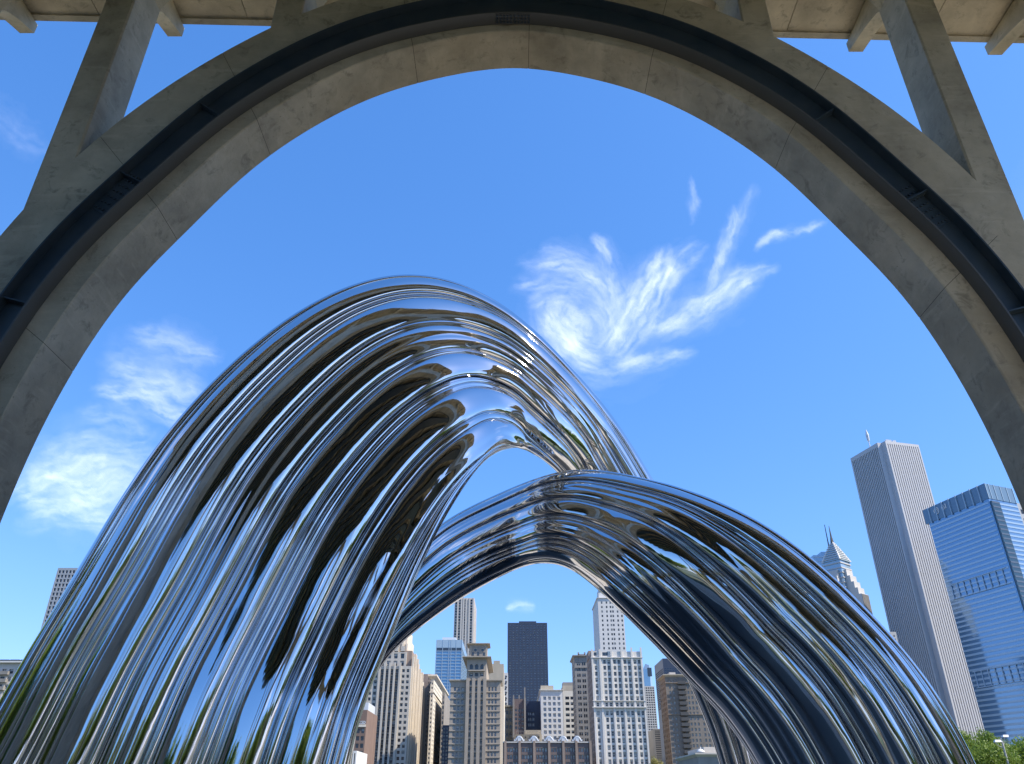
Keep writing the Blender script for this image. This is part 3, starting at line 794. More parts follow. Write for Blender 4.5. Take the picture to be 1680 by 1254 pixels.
mb.build('shaft_wall', Smid, rt)
put_windows(rt, op, True, M['g_dark'], M['sash'], 1)
for i, (a, b) in enumerate(zip(rr2[:-2], rr2[1:-1])):                            # pale spandrels in the three bays
    for (p, q) in wc: trim(rt, 'spandrel', Strim, (xs0 + p + .12, xs0 + q - .12, D - .03, D - .003, a[1] + .15, b[0] - .15))
for q in (.07, .36, .64, .93): trim(rt, 'pier', Smid, (xs0 + W * q - .55, xs0 + W * q + .55, D - .45, D - .004, 0, Z(1113, D)))
cornice(rt, xs0, xs1, D, D + 34, zsh, Z(1078, D) - zsh, 1.5, Strim)
trim(rt, 'balcony_rail', Strim, (xs0 + W * .08, xs0 + W * .92, D - .7, D - .005, Z(1101.5, D), Z(1099.8, D)))
xa, xb = X(770, 1065, D), X(799, 1065, D); zA, zB = Z(1078, D), Z(1057.5, D)
trim(rt, 'attic', Smid, (xa, xb, D + 1.2, D + 9, zA - .2, zB))
cornice(rt, xa, xb, D + 1.2, D + 9, zB, Z(1055, D) - zB, .9, Strim, 'attic_cornice')
mb = MB(rt.location); wA = xb - xa
for f in (.34, .74):                                                             # round openings in the attic panel
    cx, cz, r = xa + wA * f, zA + (zB - zA) * .58, wA * .085
    ring = [(cx + r * math.cos(t), cz + r * math.sin(t)) for t in [2 * math.pi * k / 14 for k in range(14)]]
    mb.face([(p[0], D + 1.12, p[1]) for p in ring], 1)
    for k in range(14):
        p, q = ring[k], ring[(k + 1) % 14]; P = (cx + (p[0] - cx) * 1.35, cz + (p[1] - cz) * 1.35); Q = (cx + (q[0] - cx) * 1.35, cz + (q[1] - cz) * 1.35)
        mb.face([(p[0], D + 1.02, p[1]), (q[0], D + 1.02, q[1]), (Q[0], D + 1.02, Q[1]), (P[0], D + 1.02, P[1])], 0)
        mb.face([(P[0], D + 1.02, P[1]), (Q[0], D + 1.02, Q[1]), (Q[0], D + 1.19, Q[1]), (P[0], D + 1.19, P[1])], 0)
mb.build('roundel', [Strim, M['g_dark']], rt)
trim(rt, 'attic_panel', S_grey, (xa + wA * .16, xa + wA * .93, D + 1.13, D + 1.19, zA + (zB - zA) * .12, zA + (zB - zA) * .86))
for f in (.2, .5, .83): trim(rt, 'attic_window', M['g_dark'], (xa + wA * f - .35, xa + wA * f + .35, D + 1.08, D + 1.12, zA + .6, zA + 1.7))
cornice(rt, xl0, xs0 - .2, D + .8, D + 40, zw, .8, .5, Strim, 'wing_cornice'); cornice(rt, xs1 + .2, xr1, D + .8, D + 40, zw, .8, .5, Strim, 'wing_cornice')
for r0, r1 in rr[::1]:
    for a, b in ((xl0, xs0), (xs1, xr1)): trim(rt, 'string_course', Strim, (a - .05, b + .05 if b == xr1 else b - .2, D + .62, D + .797, r0 - .45, r0 - .2))
trim(rt, 'flank', S_cream, (xr1 + .01, xr1 + 1.2, D + 4, D + 40, 0, zw - 1))

building('dark_sliver', 'black glass sliver of a building standing low between cream block and brown tower', 300, 726, 736.2, 1200, 1190, 12, S_navy, lambda W: evencols(W, 2, .6), rows_px(1194, 300, 6, .6), dep=.2)
rt, x0, x1, zt = building('annex_block', 'thin grey annex edge with balconies beside the cream corner building', 345, 723.0, 727.3, 1200, 1136, 40, S_grey, lambda W: [(W * .25, W * .8)], rows_px(1142, 345, 8.2, .6), single=True)

# -- tan blank block, white latticed slab
rt, x0, x1, zt = building('blank_block', 'plain tan windowless block peeking up behind the brown tower', 420, 800, 826.5, 1100, 1089.5, 40, S_tan, [], [])
trim(rt, 'plant_room', S_tan, (x0 + (x1 - x0) * .35, x0 + (x1 - x0) * .75, 424, 430, zt - 1, zt + 2.2))
rt, x0, x1, zt = building('white_slab', 'narrow white slab with lettered banner left of the dark tower', 470, 826.8, 833.2, 1130, 1104, 14, S_white, [], [])
mb = MB(rt.location)
for k in range(7):
    zz = Z(1114, 470) - k * 2.9; m_ = (x0 + x1) / 2; w_ = (x1 - x0) * .28
    mb.box(m_ - w_, m_ + w_ * .2, 469.9, 469.98, zz, zz + .5); mb.box(m_ - w_ * .2, m_ + w_, 469.9, 469.98, zz + 1.0, zz + 1.5); mb.box(m_ - .25, m_ + .25, 469.9, 469.98, zz, zz + 1.9)
tag(mb.build('banner_letters', M['sash'], rt), kind='stuff')

# -- dark tower
D = 700
rt, x0, x1, zt = building('dark_tower', 'dark navy slab tower with a dense grid of small windows, centre of the gap', D, 832.6, 899, 1090, 1022, 40, S_navy, lambda W: evencols(W, 11, .5, W * .02), rows_px(1025, D, 4.05, .45, zmin=40), dep=.5,
    glassm=glass('pale tower glass', (0.15, 0.18, 0.24), .15, .8), blinds=True)
trim(rt, 'penthouse', S_navy, (X(851.5, 1020, D), X(880, 1020, D), D + 4, D + 30, zt - 1, Z(1018, D)))

# -- low jumble in front of the dark tower
rt, x0, x1, zt = building('olive_block', 'small olive stone building low beside the brown tower', 345, 829, 841, 1200, 1160, 30, S_olive, lambda W: evencols(W, 2, .62), rows_px(1166, 345, 12, .5), single=True, kind=2)
trim(rt, 'cornice', S_olive, (x0 - .3, x1 + .3, 344.4, 345 + 10, zt + .004, zt + .6))
rt, x0, x1, zt = building('brown_house', 'brown brick building with dark shopfront glazing below the dark tower', 335, 842, 862, 1190, 1147, 22, S_rb, lambda W: evencols(W, 3, .7, W * .1), rows_px(1163, 335, 7.2, .62, n=5), single=True, kind=2, glassm=M['g_mid'])
for f in (.03, .5, .97): trim(rt, 'flue', S_grey, (x0 + (x1 - x0) * f - .25, x0 + (x1 - x0) * f + .25, 336, 336.6, zt - 2, zt + (4.5 if f > .9 else 1.6)))
trim(rt, 'side_pier', S_grey, (x1 - .5, x1 + .2, 334.3, 334.99, 0, zt + .3)); trim(rt, 'side_pier', S_grey, (x0 - .2, x0 + .5, 334.3, 334.99, 0, zt))
rt, x0, x1, zt = building('black_house', 'near black building with a few lit sashes below the dark tower', 350, 862.3, 888, 1190, 1150.5, 22, S_navy, lambda W: [(W * a, W * b) for a, b in ((.16, .25), (.28, .37), (.44, .56))], rows_px(1169, 350, 9, .55, n=3), single=True, kind=2, glassm=M['g_mid'], sash=M['sash_l'])
rt, x0, x1, zt = building('buff_terrace', 'low buff stone terrace with rails above the maroon block', 320, 843, 889, 1215, 1205, 20, S_tan, lambda W: evencols(W, 6, .3), rows_px(1208, 320, 9, .4), single=True)
trim(rt, 'setback', S_tan, (X(861, 1200, 320), X(888, 1200, 320), 323, 330, zt - .5, Z(1197, 320)))
mb = MB(rt.location)
for k in range(14): mb.box(x0 + 1 + k * .85, x0 + 1.08 + k * .85, 320.1, 320.2, zt, zt + 1.1)
mb.box(x0 + 1, x1 - .2, 320.08, 320.22, zt + 1.1, zt + 1.2); mb.build('railing', M['sash_l'], rt)

# -- white building with penthouses
D = 340
rt, x0, x1, zt = building('white_block', 'white office block with four columns of blue grey windows and tan penthouse', D, 888, 924.5, 1190, 1134.5, 40, S_white, lambda W: evencols(W, 4, .62, W * .07), [r for r in rows_px(1143, D, 9.1, .62)], single=True, kind=2, glassm=glass('blue window glass', (0.09, 0.14, 0.22), .08, .9), sash=M['sash_l'], dep=.35)
trim(rt, 'penthouse', S_tan, (x0 + .1, X(908.5, 1130, D), D + 2, D + 18, zt - 1, Z(1124, D)))
cornice(rt, x0, x1 - .2, D, D + 40, zt, .6, .5, S_white)
rt, x0, x1, zt = building('white_annex', 'off-white annex with paired dark windows and roof tanks, right of white block', D, 924.9, 946.5, 1190, 1133.8, 40, S_cream, lambda W: [(W * .18, W * .48), (W * .58, W * .78)], rows_px(1143, D, 9.1, .55), single=True, kind=2)
trim(rt, 'penthouse', S_tan, (x0 + .1, x1, D + 2, D + 18, zt - 1, Z(1124, D))); trim(rt, 'tank', S_grey, (x0 + .3, x0 + 4.6, D + 3, D + 9, Z(1124, D), Z(1118, D)))
# -- sooty narrow tower
D = 300
rt, x0, x1, zt = building('grey_tower', 'sooty grey narrow stone building with ornate little roof house', D, 946.5, 972, 1190, 1079, 14, S_grey, lambda W: [(W * a, W * b) for a, b in ((.14, .24), (.27, .37), (.48, .58), (.61, .71), (.86, .94))], rows_px(1087, D, 9.2, .55), single=True, side='l', siden=6, sidefrac=.4, kind=1)
cornice(rt, x0, x1, D, D + 14, zt, .8, .6, S_grey)
trim(rt, 'roof_house', S_grey, (X(949, 1080, D), X(960, 1080, D), D + .5, D + 6, zt + .8, Z(1073, D)))
for q in (949.3, 959.7): trim(rt, 'finial', S_grey, (X(q, 1075, D) - .3, X(q, 1075, D) + .3, D + .5, D + 1.1, zt + .8, Z(1070, D)))
trim(rt, 'string_course', S_grey, (x0 - .2, x1 + .2, D - .3, D - .004, Z(1096, D), Z(1095, D)))

# -- white slab tower in front, right of the gap
D = 260
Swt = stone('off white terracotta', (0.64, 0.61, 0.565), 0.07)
xr = X(1063.8, 1220, D); xl = X(977.2, 1220, D)
rws = rows_px(1083, D, 9.75, .64, n=8) 
rlow = rows_px(1166.5, D, 11.1, .66)
allr = rlow + rws
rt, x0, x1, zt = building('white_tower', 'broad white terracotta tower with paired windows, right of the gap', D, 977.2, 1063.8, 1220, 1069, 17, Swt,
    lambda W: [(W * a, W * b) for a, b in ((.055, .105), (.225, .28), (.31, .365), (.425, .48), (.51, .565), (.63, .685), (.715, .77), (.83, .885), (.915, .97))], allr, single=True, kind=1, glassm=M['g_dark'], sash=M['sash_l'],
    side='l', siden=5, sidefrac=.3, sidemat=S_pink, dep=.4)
W = x1 - x0
for f in (.012, .165, .395, .60, .80, .988): trim(rt, 'pier', Swt, (x0 + W * f - .28, x0 + W * f + .28, D - .38, D - .004, 0, zt + (1.2 if f > .35 else .6)))
for f in (.14, .19, .375, .415, .58, .62, .78, .82): trim(rt, 'pilaster', Swt, (x0 + W * f - .1, x0 + W * f + .1, D - .2, D - .005, 0, Z(1080, D)))
trim(rt, 'belt_course', Swt, (x0 - .5, x1 + .5, D - .75, D - .003, Z(1161.5, D), Z(1160, D))); trim(rt, 'belt_course', Swt, (x0 - .3, x1 + .3, D - .5, D - .003, Z(1150.5, D), Z(1149.5, D)))
trim(rt, 'belt_course', Swt, (x0 - .3, x1 + .3, D - .5, D - .003, Z(1079.8, D), Z(1078.6, D)))
for a in (.06, .085, .235, .26, .29, .315): trim(rt, 'attic_window', M['g_dark'], (x0 + W * a - .22, x0 + W * a + .22, D - .03, D - .003, Z(1076, D), Z(1070.5, D)))
trim(rt, 'roof_house', S_pink, (x0 - .2, x0 + W * .14, D + 8, D + 16, zt - 1, Z(1061, D)))
# -- white needle tower behind
D = 430
rt, x0, x1, zt = building('needle_tower', 'slender cream tower with five columns of windows above the white tower', D, 982.5, 1024.3, 1020, 983, 30, S_white, lambda W: [(W * a, W * b) for a, b in ((.12, .18), (.31, .37), (.46, .52), (.55, .61), (.73, .79), (.89, .95))], rows_px(987, D, 7.3, .5, zmin=30), single=True, kind=1)
trim(rt, 'setback', S_white, (x0 + (x1 - x0) * .06, x1 - (x1 - x0) * .06, D + 1.5, D + 26, zt - 1, Z(972, D)))
cornice(rt, x0, x1, D, D + 30, zt, .7, .4, S_white)
trim(rt, 'setback', S_white, (x0 + (x1 - x0) * .16, x1 - (x1 - x0) * .16, D + 3, D + 22, Z(972, D) - 1, Z(958, D)))

# -- maroon low block with roof ornaments
D = 240
x0, x1, zt = X(825, 1254, D), X(969.5, 1254, D), Z(1219, D)
rt = empty('maroon_block', ((x0 + x1) / 2, D, 0), 'low maroon block with long window bands and white scrolled roof ornaments', 'building')
mb = MB(rt.location); W = x1 - x0; pit = W / 6.0; pxs = [X(q, 1235, D) for q in (829, 852.5, 876.5, 901, 924.5, 946, 969)]
cc = []
for a, b in zip(pxs[:-1], pxs[1:]):
    for k in range(4):
        w_ = (b - a - 1.0) / 4; cc.append((a - x0 + .5 + k * w_ + .06, a - x0 + .5 + (k + 1) * w_ - .06))
cc = [q for q in cc if q[0] > 0 and q[1] < W]
op = wall_grid(mb, (x0, D), (x1, D), 0, zt, cc, rows_px(1227, D, 11.6, .62), .35)
mb.face([(x1, D, 0), (x1, D + 25, 0), (x1, D + 25, zt), (x1, D, zt)]); mb.face([(x0, D + 25, 0), (x0, D, 0), (x0, D, zt), (x0, D + 25, zt)]); mb.face([(x0, D, zt), (x1, D, zt), (x1, D + 25, zt), (x0, D + 25, zt)])
mb.build('wall', S_rb, rt); put_windows(rt, op, True, M['g_mid'], M['sash'], 1, cross=False)
for q in pxs: trim(rt, 'pier', S_pink, (q - .32, q + .32, D - .5, D - .004, 0, zt + .5))
trim(rt, 'coping', S_pale, (x0 - .1, x1 + .1, D - .3, D + .4, zt + .004, zt + .32))
orn = MB(); 
for sgn in (-1, 1):
    orn.tube([(0, 0, 1.2), (sgn * .4, 0, 1.1), (sgn * .75, 0, .75), (sgn * 1.0, 0, .35), (sgn * 1.3, 0, .25), (sgn * 1.45, 0, .5)], [.28, .27, .25, .22, .18, .1], 6)
orn.box(-.45, .45, -.2, .2, 0, 1.5)
om = orn.mesh('roof_ornament', P_white)
for q in (852, 876, 901, 924, 947): link('roof_ornament', om, rt, Vector((X(q, 1216, D), D + .1, zt + .33)) - rt.location)
for k in range(5): trim(rt, 'roof_vent', M['roof'], (x0 + W * (.12 + .17 * k), x0 + W * (.12 + .17 * k) + 1.6, D + 4, D + 6, zt, zt + 1.2 + .4 * (k % 2)))

# -- right group behind the lower arch
D = 900
x0, x1, zt = X(1056, 1110, D), X(1069.5, 1110, D), Z(1092, D)
G_cr = glass('silvery glass', (0.40, 0.50, 0.56), .06, 1.0, .5)
rt = empty('crystal_tower', ((x0 + x1) / 2, D, 0), 'distant silvery glass tower with a slanted crystal top', 'building')
mb = MB(rt.location); w = x1 - x0
mb.frustum([(x0, D), (x0 + w * .7, D - 4), (x1, D), (x1, D + 12), (x0, D + 12)], 0, [(x0, D), (x0 + w * .7, D - 4), (x1, D), (x1, D + 12), (x0, D + 12)], zt - 4)
mb.build('glass_wall', G_cr, rt)
mb = MB(rt.location)
mb.mesh_faces([(x0, D, zt - 4), (x0 + w * .7, D - 4, zt - 4), (x1, D, zt - 4), (x1, D + 12, zt - 4), (x0, D + 12, zt - 4), (x0 + w * .35, D + 2, zt + 2), (x0 + w * .75, D, zt + .5)], [(0, 1, 6, 5), (1, 2, 6), (2, 3, 6), (3, 5, 6), (3, 4, 5), (4, 0, 5)])
mb.build('crystal_roof', G_cr, rt)
trim(rt, 'dark_glass', M['g_dark'], (x0 + w * .42, x0 + w * .95, D - 4.6, D - 4.2, zt - 12, zt - 3))

D = 600
rt, x0, x1, zt = building('grid_tower', 'pale concrete grid tower with dark recessed floors, right of the white tower', D, 1058.5, 1078, 1180, 1126, 40, S_pale, lambda W: evencols(W, 5, .68, W * .03), rows_px(1128, D, 3.9, .58, zmin=10), dep=1.2, side='l', siden=8, sidefrac=.6, blinds=False)
building('louvre_block', 'grey louvred block low behind the brown hotel', 430, 1075, 1089, 1220, 1196, 30, S_grey, lambda W: [(W * .05, W * .95)], rows_px(1199, 430, 3, .45), dep=.3, blinds=False)
# dark blue tower, faces left and right of a corner
D = 390
rt, x0, x1, zt = building('navy_tower', 'dark blue glass tower standing behind the brown brick hotel', D, 1089.5, 1160, 1110, 1080.5, 24, S_navy, lambda W: evencols(W, 16, .75, W * .02), rows_px(1096, D, 3.1, .55, zmin=40), dep=.25, side='l', siden=14, sidefrac=.75, blinds=False, glassm=glass('navy glass', (0.04, 0.06, 0.11), .08, .8))
# brown brick hotel
D = 270
rt, x0, x1, zt = building('brick_hotel', 'dark brown brick hotel with ochre flank and many small sashes, right of the gap', D, 1097, 1215, 1180, 1111, 12, S_brick,
    lambda W: evencols(W, 0, .5, groups=[2, 2, 3, 3, 3, 3], m0=W * .02), rows_px(1117, D, 8.4, .56), side='l', siden=4, sidefrac=.35, sidemat=S_orange, single=True, kind=2, glassm=M['g_mid'], sash=M['sash_l'])
cornice(rt, x0, x1, D, D + 12, zt, .8, .5, S_tan)
for py in (1121.3, 1172.8): trim(rt, 'string_course', S_orange, (x0 - .3, x1, D - .3, D - .004, Z(py, D), Z(py - 1, D)))
W = x1 - x0
mb = MB(rt.location)                                                             # fire escape
for (r0, r1) in rows_px(1117, D, 8.4, .56):
    xa = x0 + W * .165; mb.box(xa, xa + 2.6, D - 1.2, D - .01, r0 - .25, r0 - .17); mb.box(xa, xa + 2.6, D - 1.2, D - 1.14, r0 - .17, r0 + .75)
    mb.mesh_faces([(xa + .2, D - .9, r0 - .2), (xa + .5, D - .9, r0 - .2), (xa + 2.4, D - .9, r0 + 1.9), (xa + 2.1, D - .9, r0 + 1.9), (xa + .2, D - .5, r0 - .2), (xa + .5, D - .5, r0 - .2), (xa + 2.4, D - .5, r0 + 1.9), (xa + 2.1, D - .5, r0 + 1.9)], [(0, 1, 2, 3), (4, 7, 6, 5), (0, 4, 5, 1), (1, 5, 6, 2), (2, 6, 7, 3), (3, 7, 4, 0)])
mb.build('fire_escape', M['sash'], rt)
trim(rt, 'plant_room', S_pale, (X(1102, 1105, D), X(1112, 1105, D), D + 4, D + 9, zt, zt + 2.0))
# stone hall with little dome
D = 170
x0, x1, zt = X(1142, 1245, D), X(1200, 1245, D), Z(1242, D)
rt = empty('stone_hall', ((x0 + x1) / 2, D, 0), 'grey stone parapet with small dome cap at the foot of the brick hotel', 'building')
trim(rt, 'wall', S_grey, (x0 + .4, x1, D, D + 20, 0, zt))
cornice(rt, x0 + .4, x1, D, D + 20, zt, .7, .5, S_art)
mb = MB(rt.location); mb.box(x0 + 2.2, x1, D + 2, D + 18, zt + .7, zt + 1.9); mb.build('attic', S_art, rt)
mb = MB(rt.location); cx, cy, r = x0 + 1.3, D + 1.0, .8; rings = []
for j in range(6):
    t = j / 5 * math.pi / 2; rings.append([(cx + r * math.cos(t) * math.cos(2 * math.pi * k / 12), cy + r * math.cos(t) * math.sin(2 * math.pi * k / 12), zt + .9 + r * .7 * math.sin(t)) for k in range(12)])
mb.mesh_faces([p for q in rings for p in q], [(j * 12 + k, j * 12 + (k + 1) % 12, (j + 1) * 12 + (k + 1) % 12, (j + 1) * 12 + k) for j in range(5) for k in range(12)])
mb.tube([(cx, cy, zt + 1.4), (cx, cy, zt + 1.9)], [.16, .05], 6); mb.build('dome', S_white, rt)

# -- far left pair, and the low ones behind the taller arch's inner edge
D = 500
rt, x0, x1, zt = building('grid_office', 'blue grey office tower with small square window grid, far left behind the sculpture', D, 76, 150, 1000, 932, 50, stone('grey blue frame', (0.30, 0.33, 0.37), .08), lambda W: evencols(W, 12, .6, W * .02), rows_px(936, D, 7.2, .66, zmin=30), dep=.6, blinds=False)
D = 200
rt, x0, x1, zt = building('hotel_block', 'pale rendered building with dark balconies at the far left edge', D, -60, 45, 1150, 1088, 26, S_pale, lambda W: evencols(W, 9, .62, W * .01), rows_px(1098, D, 12.5, .6), single=True, kind=2)
trim(rt, 'eaves', S_white, (x0 - .5, x1 + .5, D - .9, D + 26, zt + .004, zt + .35))
for k in range(4): trim(rt, 'roof_panel', M['g_dark'], (x0 + 5.5 + k * 2.6, x0 + 7.7 + k * 2.6, D + .5, D + 3, zt + .36, zt + .9))
for r0, r1 in rows_px(1098, D, 12.5, .6)[-3:]: trim(rt, 'balcony', S_grey, (x0 + (x1 - x0) * .42, x0 + (x1 - x0) * .6, D - 1.0, D - .005, r0 - .3, r0 + .5))
D = 255
rt, x0, x1, zt = building('sign_house', 'reddish panelled building with pale sign above cream windows, left of limestone tower', D, 560, 600, 1200, 1165, 20, S_red, lambda W: evencols(W, 5, .7), rows_px(1196, D, 12, .6), single=True, kind=2)
trim(rt, 'fascia', S_cream, (x0 - .2, x1 - .1, D - .3, D - .004, Z(1193, D), Z(1189, D))); trim(rt, 'roof_slab', P_white, (x0, x1, D + 1, D + 14, zt, zt + 2.2))
for q in (590, 594, 597):
    mb = MB(rt.location); cx, cz = X(q, 1185, D), Z(1185.5, D)
    ring = [(cx + .55 * math.cos(t), cz + .45 * math.sin(t)) for t in [2 * math.pi * k / 12 for k in range(12)]]
    for k in range(12):
        p, s_ = ring[k], ring[(k + 1) % 12]; P = (cx + (p[0] - cx) * .55, cz + (p[1] - cz) * .55); Q = (cx + (s_[0] - cx) * .55, cz + (s_[1] - cz) * .55)
        mb.face([(p[0], D - .05, p[1]), (s_[0], D - .05, s_[1]), (Q[0], D - .05, Q[1]), (P[0], D - .05, P[1])])
    mb.build('sign_letter', P_white, rt)
D = 215
rt, x0, x1, zt = building('arcade_house', 'low white building front with tall round-headed piers, lowest left in the gap', D, 555, 584, 1250, 1232, 16, S_white, lambda W: evencols(W, 6, .45), [(2, 12)], single=False, blinds=False)

# -- rotated towers on the right, laid out from their roof corners
def corner_tower(H, corners, name, label):
    """roof corners in the photograph + roof height above the eye -> plan points"""
    pts = []
    for px, py in corners:
        a, b = ratio(px, py); y = H / b; pts.append(Vector((a * y, y, 0)))
    return pts
# ribbed granite tower
H = 300.0
L_, C1, C2, R_ = corner_tower(H, [(1395, 752.5), (1439, 726.5), (1452, 723.5), (1507, 730.0)], '', '')
Cc = (C1 + C2) / 2
far = L_ + (R_ - C2)
S_aon = stone('pale grey granite', (0.50, 0.505, 0.53), 0.04)
rt = empty('ribbed_tower', tuple(Cc), 'very tall pale tower with close vertical ribs and a notched corner, at right', 'building')
HT = H + CAM_Z
mb = MB(rt.location); dn = 1.6
dU = (C1 - L_); n_ = 17
def cols_for(P, Q, n, m0, m1, frac=.46): 
    Wd = (Q - P).length; p = (Wd - m0 - m1) / n
    return [(m0 + p * (i + .5 - frac / 2), m0 + p * (i + .5 + frac / 2)) for i in range(n)]
Wl = (C1 - L_).length; Wr = (R_ - C2).length
opl = wall_grid(mb, L_, C1, 0, HT, cols_for(L_, C1, 17, Wl * .035, Wl * .02, .5), [(10, HT - Wl * .10)], 1.8)
opr = wall_grid(mb, C2, R_, 0, HT, cols_for(C2, R_, 15, Wr * .03, Wr * .02, .42), [(10, HT - Wr * .07)], 1.8)
# re-entrant corner
uL = (C1 - L_).normalized(); uR = (R_ - C2).normalized(); inn = Cc + (far - Cc).normalized() * 3.0
for a, b in ((C1, inn), (inn, C2), (R_, far), (far, L_)): mb.face([(a.x, a.y, 0), (b.x, b.y, 0), (b.x, b.y, HT), (a.x, a.y, HT)])
mb.face([(p.x, p.y, HT) for p in (L_, C1, inn, C2, R_, far)])
mb.build('wall', S_aon, rt)
put_windows(rt, opl, True, glass('slate glass', (0.10, 0.13, 0.17), .12, .8), M['sash'], 1, False, 'window_strip', False)
put_windows(rt, opr, True, glass('slate glass b', (0.12, 0.14, 0.17), .12, .8), M['sash'], 1, False, 'window_strip', False)
mb = MB(rt.location)
q = L_ * .5 + Cc * .5 + (far - L_) * .2 * 0
q = L_ + (C1 - L_) * .62 + (far - L_) * .12
mb.tube([(q.x, q.y, HT - 1), (q.x, q.y, HT + 9)], .5, 6); mb.tube([(q.x, q.y, HT + 9), (q.x, q.y, HT + 15), (q.x, q.y, HT + 21)], [1.2, 1.6, .3], 8); mb.build('antenna', P_white, rt)
mb = MB(rt.location)
for f in (.12, .2, .33): q = C2 + (R_ - C2) * f + (far - R_) * .05; mb.box(q.x - 1.4, q.x + 1.4, q.y - 1, q.y + 1, HT - 1, HT + 2.4)
mb.build('roof_plant', P_white, rt)

# blue glass slab tower
H = 215.0
L_, C_, R_ = corner_tower(H, [(1518, 836), (1614, 793.5), (1660, 802.5)], '', '')
far = L_ + (R_ - C_)
G_blue = glass('blue reflective glass', (0.17, 0.30, 0.46), .07, 1.0, .45, .02)
G_spn = glass('blue spandrel glass', (0.34, 0.46, 0.58), .25, .8, .2)
G_crown = glass('grey blue louvred screen', (0.13, 0.22, 0.32), .35, .5, .1)
rt = empty('blue_tower', tuple(C_), 'broad blue glass tower banded floor by floor with two small logos near its roof', 'building')
HT = H + CAM_Z
uL = (C_ - L_).normalized(); nL = Vector((uL.y, -uL.x, 0)); uR = (R_ - C_).normalized(); nR = Vector((uR.y, -uR.x, 0)); Wl = (C_ - L_).length; Wr = (R_ - C_).length
a_, b_ = ratio(1523, 859); zcb = CAM_Z + b_ * L_.y                                # foot of the crown
mb = MB(rt.location)
mb.prism([L_, C_, R_, far][::1], 0, zcb); mb.build('glass_wall', G_blue, rt)
mb = MB(rt.location); o = 0.35
LL, CC, RR, FF = L_ - uL * 3 + nL * o, C_ + nL * o + nR * o, R_ + nR * o, far
mb.prism([LL, CC, RR, FF], zcb + .02, HT); mb.build('crown_screen', G_crown, rt)
def band(P, U, n, u0, u1, z0, z1, d0, d1, name, mat, stuff=False):
    a = P + U * u0 + n * d0; b = P + U * u1 + n * d0; c = P + U * u1 + n * d1; d = P + U * u0 + n * d1
    m_ = MB(rt.location); m_.prism([d, c, b, a], z0, z1); return m_.build(name, mat, rt)
fl = 3.55; k = 0; z = zcb - fl
mech = []
for pyy in ((905, 925), ):
    pass
while z > 3:
    band(L_, uL, nL, 0, Wl * .985, z, z + fl * .40, .004, .22, 'spandrel', G_spn); band(C_, uR, nR, Wr * .02, Wr, z, z + fl * .40, .004, .22, 'spandrel', G_spn)
    z -= fl; k += 1
P_fin = plain('pale blue fin', (0.34, 0.46, 0.58), .4)
nfin = 8
for j in range(nfin):                                                            # crown fins and mechanical-floor fins
    u = Wl * (.02 + j * .96 / nfin + .04)
    band(L_, uL, nL, u - .35, u + .35, zcb - 1, HT + .2, o + .01, o + .9, 'fin', P_fin)
for zc in (zcb - 16.2 * fl, zcb - 34.6 * fl, zcb - 52 * fl):
    for j in range(9):
        u = Wl * (.07 + j * .90 / 9 + .02); band(L_, uL, nL, u - .3, u + .3, zc - 1.7 * fl, zc + 1.4 * fl, .23, .8, 'fin', P_fin)
    for zz in (zc - 1.8 * fl, zc + 1.4 * fl): band(L_, uL, nL, Wl * .06, Wl * .95, zz, zz + .5, .23, .7, 'ledge', P_fin)
# dark recessed strip at the corner
band(C_, uR, nR, Wr * .0 + .2, Wr * .30, 0, zcb - 2, .25, 1.4, 'corner_strip', glass('dark teal glass', (0.03, 0.07, 0.10), .1, .8, .2))
z = zcb - fl
while z > 3: band(C_, uR, nR, .6, Wr * .28, z, z + fl * .35, 1.42, 1.55, 'spandrel', M['g_mid']); z -= fl
# the two logos
def logo_pts(u, zc, kind):
    m_ = MB(rt.location); P = lambda du, dz, d=.0: L_ + uL * (u + du) + nL * (o + .05 + d) + Vector((0, 0, zc + dz))
    def poly(pts, w):
        for (a0, b0), (a1, b1) in zip(pts[:-1], pts[1:]):
            dx, dz = a1 - a0, b1 - b0; l = math.hypot(dx, dz); nx, nz = -dz / l * w, dx / l * w
            q = [P(a0 + nx, b0 + nz), P(a0 - nx, b0 - nz), P(a1 - nx, b1 - nz), P(a1 + nx, b1 + nz)]
            m_.face([tuple(v) for v in q]); m_.face([tuple(v + nL * .25) for v in q])
            for i in range(4): m_.face([tuple(q[i]), tuple(q[(i + 1) % 4]), tuple(q[(i + 1) % 4] + nL * .25), tuple(q[i] + nL * .25)])
    circ = lambda cx, cz, r, t0, t1, n=12: [(cx + r * math.cos(R(t0 + (t1 - t0) * i / n)), cz + r * math.sin(R(t0 + (t1 - t0) * i / n))) for i in range(n + 1)]
    if kind == 0:
        poly(circ(0, 0, 2.5, -120, 210), .5); poly(circ(0, .1, 1.1, -60, 250, 8), .45); poly([(-2.6, 1.2), (-3.2, .2)], .3)
    else:
        poly(circ(-.9, 0, 1.6, 60, 350, 9), .5); poly([(-.9, 0), (.5, .1)], .4); poly([(1.9, -1.7), (1.9, 2.1)], .5); poly([(.9, 1.8), (2.4, 2.1)], .3)
    m_.build('logo', P_white, rt)
a_, b_ = ratio(1534, 841)
logo_pts(Wl * .185, HT - (HT - zcb) * .42, 0); logo_pts(Wl * .32, HT - (HT - zcb) * .38, 1)
for f in (0.0, .12, .3, .52, .75, .97): band(C_, uR, nR, Wr * f, Wr * f + .5, zcb, HT + .1, o + .01, o + .3, 'fin', P_fin)

# white building slice behind
rt2, x0, x1, zt = building('white_flats', 'white building sliver with dark square windows at the right edge', 780, 1667, 1740, 860, 826, 30, S_white, lambda W: evencols(W, 7, .45), rows_px(836, 780, 15, .5, zmin=20), single=True, side='l', siden=4, sidefrac=.4)
